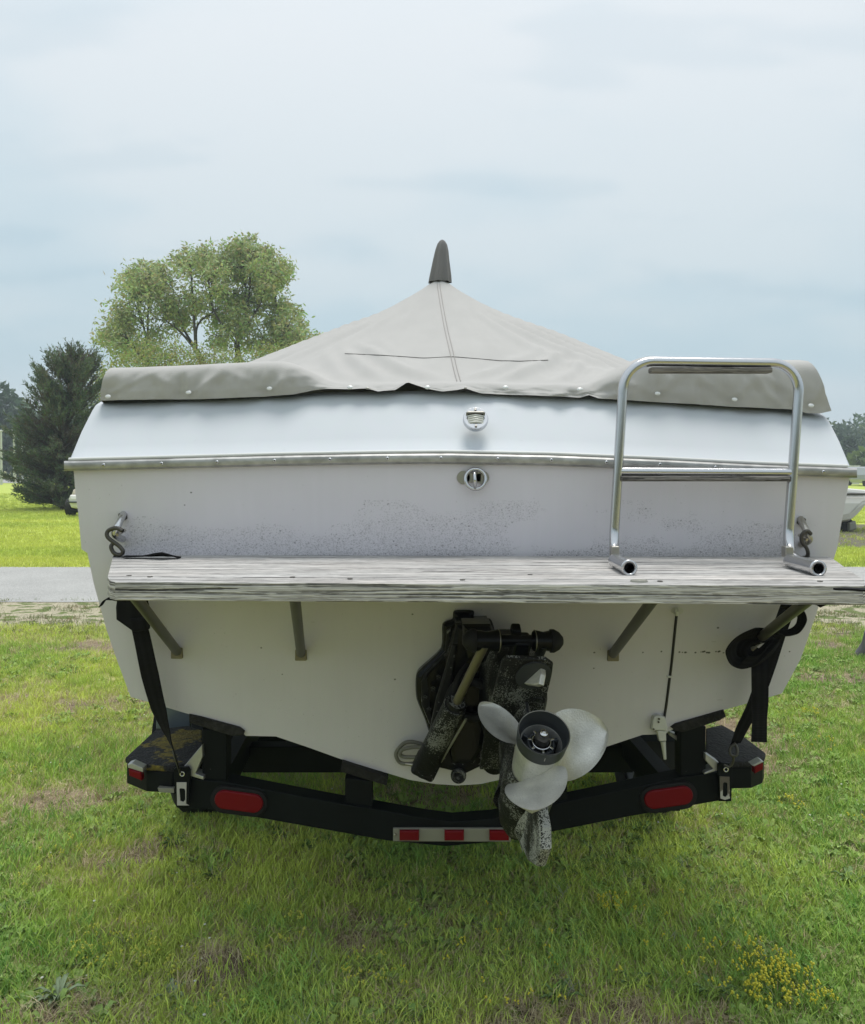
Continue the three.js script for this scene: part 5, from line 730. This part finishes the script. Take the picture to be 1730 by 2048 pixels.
{
  const base = U(1500, 1600, 2.68); const s = thing('tie_down_strap', 'bunched black webbing strap with a loose tail hanging over the plain step', 'strap', base), W = (x, y, d) => U(x, y, d);
  mesh('hook', tube([W(1622, 1068, 2.575), W(1614, 1062, 2.57), W(1604, 1070, 2.575), W(1604, 1084, 2.58), W(1613, 1096, 2.585), W(1616, 1108, 2.59), W(1612, 1116, 2.60)], 0.0058, 50, 10), M.darkSteel, s);
  mesh('upper_webbing', ribbon([[W(1612, 1112, 2.62), V(0.012, 0, 0)], [W(1606, 1150, 2.66), V(0.016, 0, 0)], [W(1588, 1205, 2.655), V(0.026, 0.006, 0)]]), M.strap, s);
  mesh('webbing', ribbon([[W(1580, 1205, 2.62), V(0.028, 0.006, 0)], [W(1556, 1268, 2.61), V(0.028, 0.010, 0)], [W(1533, 1340, 2.62), V(0.027, 0.008, 0)], [W(1512, 1400, 2.635), V(0.026, 0.010, 0)], [W(1488, 1450, 2.65), V(0.024, 0.012, 0.004)], [W(1471, 1488, 2.665), V(0.014, 0.006, 0.006)]], 0.003, 60), M.strap, s);
  tag(mesh('tail', ribbon([[W(1535, 1315, 2.575), V(0.006, 0.012, 0)], [W(1520, 1325, 2.57), V(0.024, 0.004, 0)], [W(1520, 1340, 2.56), V(0.0255, 0, 0)], [W(1520, 1400, 2.56), V(0.0235, 0, 0.004)], [W(1519, 1440, 2.56), V(0.0225, 0, -0.002)], [W(1518, 1484, 2.56), V(0.0225, 0, 0.002)]], 0.003, 40), M.strap, s), 'loose hanging strap end');
  const loop = (pts, k = 0.013, zz = 0.012) => { const P = pts.map(([x, y, d]) => W(x, y, d)), c = P.reduce((a, p) => a.add(p), V(0, 0, 0)).multiplyScalar(1 / P.length); return ribbon(P.map((p, i) => { const r = p.clone().sub(c); r.z = 0; r.normalize().multiplyScalar(k * (0.75 + 0.5 * hsh(i, pts.length, 7))); r.z = zz; return [p, r]; }), 0.004, 46); };
  tag(mesh('bundle', [loop([[1548, 1266, 2.565], [1508, 1266, 2.545], [1474, 1280, 2.535], [1462, 1300, 2.53], [1468, 1320, 2.535], [1486, 1326, 2.54], [1508, 1318, 2.54], [1532, 1298, 2.545], [1548, 1280, 2.56]], 0.016), loop([[1542, 1278, 2.575], [1512, 1276, 2.56], [1488, 1288, 2.555], [1482, 1306, 2.55], [1498, 1318, 2.555], [1522, 1308, 2.555], [1534, 1292, 2.565]], 0.011, -0.014), loop([[1530, 1284, 2.58], [1508, 1284, 2.57], [1496, 1296, 2.565], [1502, 1310, 2.565], [1524, 1300, 2.57]], 0.012, 0.008), ribbon([[W(1486, 1322, 2.53), V(0.012, 0.014, 0)], [W(1512, 1322, 2.535), V(0.003, 0.016, 0.004)], [W(1538, 1300, 2.55), V(-0.008, 0.014, 0.004)], [W(1552, 1280, 2.58), V(-0.012, 0.01, 0)]], 0.004, 24), loop([[1562, 1212, 2.58], [1598, 1222, 2.56], [1604, 1240, 2.56], [1592, 1260, 2.56], [1570, 1266, 2.57], [1550, 1262, 2.58]], 0.008, 0.012)], M.strap, s), 'bunched loops of spare webbing round a platform strut');
  mesh('end_hook', tube([W(1471, 1486, 2.66), W(1460, 1496, 2.655), W(1462, 1510, 2.65), W(1473, 1510, 2.65), W(1474, 1496, 2.655), W(1470, 1488, 2.66)], 0.0042, 40, 8), M.darkSteel, s);
  mesh('anchor_hook', tube([W(1466, 1508, 2.66), W(1466, 1524, 2.665), W(1458, 1533, 2.668), W(1448, 1530, 2.67)], 0.004, 30, 8), M.darkSteel, s);
  mesh('platform_flap', ribbon([[onY(1668, 1178, PY + 0.006), V(0, 0, 0.004)], [onY(1700, 1178, PY + 0.008), V(0, 0, 0.014)], [onY(1745, 1181, PY + 0.008), V(0, 0, 0.02)]], 0.004, 20), M.strap, s);
  mesh('loose_end', ribbon([[W(1600, 1206, 2.1), V(0.004, 0.006, 0)], [W(1634, 1205, 2.1), V(0.004, 0.006, 0)], [W(1647, 1212, 2.1), V(0.008, 0.004, 0)]], 0.003, 16), M.strap, s);
}
// ================================================================ THINGS FAR BEHIND
{ // cream boat on the lawn beside the pine
  const D = 26.5, base = U(175, HY + EYE * F / D, D); base.y = 0; const t = thing('parked_boat', 'small cream boat on a trailer in front of the pine', 'boat', base);
  const L = (pts, d, dep, b) => slab(pts, d, dep, b);
  mesh('hull', L([[134, 998], [138, 990], [230, 990], [234, 998], [232, 1008], [228, 1018], [190, 1024], [140, 1016], [136, 1008]], D, 4.5, 0.12), M.white, t);
  mesh('cabin', L([[140, 992], [144, 980], [150, 977], [215, 977], [224, 992]], D + 0.3, 2.2, 0.1), std({ color: rgb(0.62, 0.54, 0.46), roughness: 0.6 }), t);
  mesh('rub_strip', L([[133, 1003], [234, 1003], [234, 1006], [134, 1006]], D - 0.05, 0.05, 0.01), M.hubDark, t);
  mesh('trailer_frame', L([[138, 1019], [230, 1019], [228, 1025], [140, 1025]], D + 0.2, 2, 0.01), M.trailer, t);
  for (const x of [142, 222]) { const g = new THREE.CylinderGeometry(0.27, 0.27, 0.18, 24); g.rotateZ(Math.PI / 2); const p = U(x, 1020, D + 0.7); p.y = 0.27; mesh('wheel', at(g, p), M.tyre, t); }
}
{ // white runabout to the right, bow to the right
  const D = 20.5, base = U(1600, HY + EYE * F / D, D); base.y = 0; const t = thing('parked_boat', 'white runabout hull beyond the road with dark rub strip', 'boat', base);
  mesh('hull', slab([[1380, 990], [1730, 990], [1752, 988], [1738, 1012], [1722, 1030], [1706, 1043], [1680, 1047], [1380, 1050]], D, 1.7, 0.2), M.white, t);
  mesh('deck', slab([[1385, 976], [1690, 976], [1735, 980], [1752, 988], [1380, 988]], D + 0.1, 1.5, 0.08), M.white, t);
  mesh('rub_strip', slab([[1380, 987.5], [1752, 986.5], [1752, 989.5], [1380, 990.5]], D - 0.06, 0.08, 0.01), M.darkSteel, t);
  mesh('trailer_frame', slab([[1420, 1052], [1700, 1052], [1700, 1057], [1420, 1057]], D + 0.4, 0.8, 0.01), M.trailer, t);
  for (const x of [1520, 1692]) { const r = x > 1600 ? 0.16 : 0.3, g = new THREE.CylinderGeometry(r, r, 0.16, 24); g.rotateX(Math.PI / 2); const p = U(x, 1050, D + 0.3); p.y = r; mesh('wheel', at(g, p), M.tyre, t); }
  mesh('bow_stand', slab([[1699, 1046], [1712, 1042], [1715, 1058], [1700, 1062]], D + 0.1, 0.3, 0.03), M.paleBar, t);
}
{ // silver car on the far road
  const D = 66, base = U(1733, HY + EYE * F / D, D); base.y = 0; const t = thing('parked_car', 'silver car parked far off below the wood', 'car', base); const s = (pts) => pts.map(([x, y]) => [base.x + x, y]);
  const body = extr(s([[-0.75, 0.25], [0.75, 0.25], [0.85, 0.5], [0.82, 0.85], [0.62, 1.4], [0.4, 1.47], [-0.4, 1.47], [-0.62, 1.4], [-0.82, 0.85], [-0.85, 0.5]]), 4.2, 0.1); body.translate(0, 0, base.z - 2.1); mesh('body', boxUV(body), M.silver, t);
  const gl = extr(s([[-0.62, 0.92], [0.62, 0.92], [0.5, 1.36], [-0.5, 1.36]]), 0.05, 0.01); gl.translate(0, 0, base.z + 2.08); mesh('rear_window', gl, M.glassDark, t);
  for (const x of [-0.72, 0.72]) { for (const z of [-1.3, 1.3]) { const w = new THREE.CylinderGeometry(0.32, 0.32, 0.2, 20); w.rotateZ(Math.PI / 2); mesh('wheel', at(w, V(base.x + x, 0.32, base.z + z)), M.tyre, t); } mesh('tail_lamp', rbox(0.16, 0.2, 0.05, 0.02, V(base.x + x * 0.92, 0.85, base.z + 2.11)), M.red, t); }
}
{ // pale shed beside the car
  const D = 72, base = U(1693, HY + EYE * F / D, D); base.y = 0; const t = thing('shed', 'pale flat-sided shed half hidden behind the boat stern', 'shed', base);
  const w = rbox(1.3, 1.5, 1.8, 0.02, V(base.x, 0.75, base.z)); mesh('wall', w, M.white, t); mesh('roof', rbox(1.4, 0.06, 1.95, 0.01, V(base.x, 1.535, base.z)), M.greyPole, t); mesh('door', rbox(0.5, 1.2, 0.03, 0.01, V(base.x - 0.2, 0.62, base.z + 0.92)), M.greyPole, t);
}
{ // grey stump by the verge
  const p = onY(1770, 1318, 0); const rows = []; for (let j = 0; j <= 12; j++) { const v = j / 12, row = []; for (let i = 0; i <= 40; i++) { const a = i / 40 * 6.283, root = 1 + 0.55 * Math.pow(1 - v, 2.2) * (0.5 + 0.5 * Math.cos(a * 5 + 0.6)) + 0.10 * (fbm(Math.cos(a) * 3 + 5, v * 4 + Math.sin(a) * 3, 3, 800) - 0.5), r = 0.15 * root * (1 + 0.2 * (1 - v)); row.push(V(p.x + Math.cos(a) * r, -0.02 + v * 0.24, p.z + Math.sin(a) * r)); } rows.push(row); } rows.push(rows[12].map(() => V(p.x, 0.225, p.z)));
  solo('tree_stump', grid(rows, (q, u, v) => [u * 2, v]), std({ map: tex(256, 256, (u, v) => { const k = 0.5 + 0.9 * fbm(u * 30, v * 5, 4, 810, 30, 5); return [0.11 * k, 0.11 * k, 0.115 * k]; }), roughness: 0.9 }), p.clone().setY(0), 'weathered grey stump with flared roots in the grass', 'stump');
}
renderer.render(scene, camera);
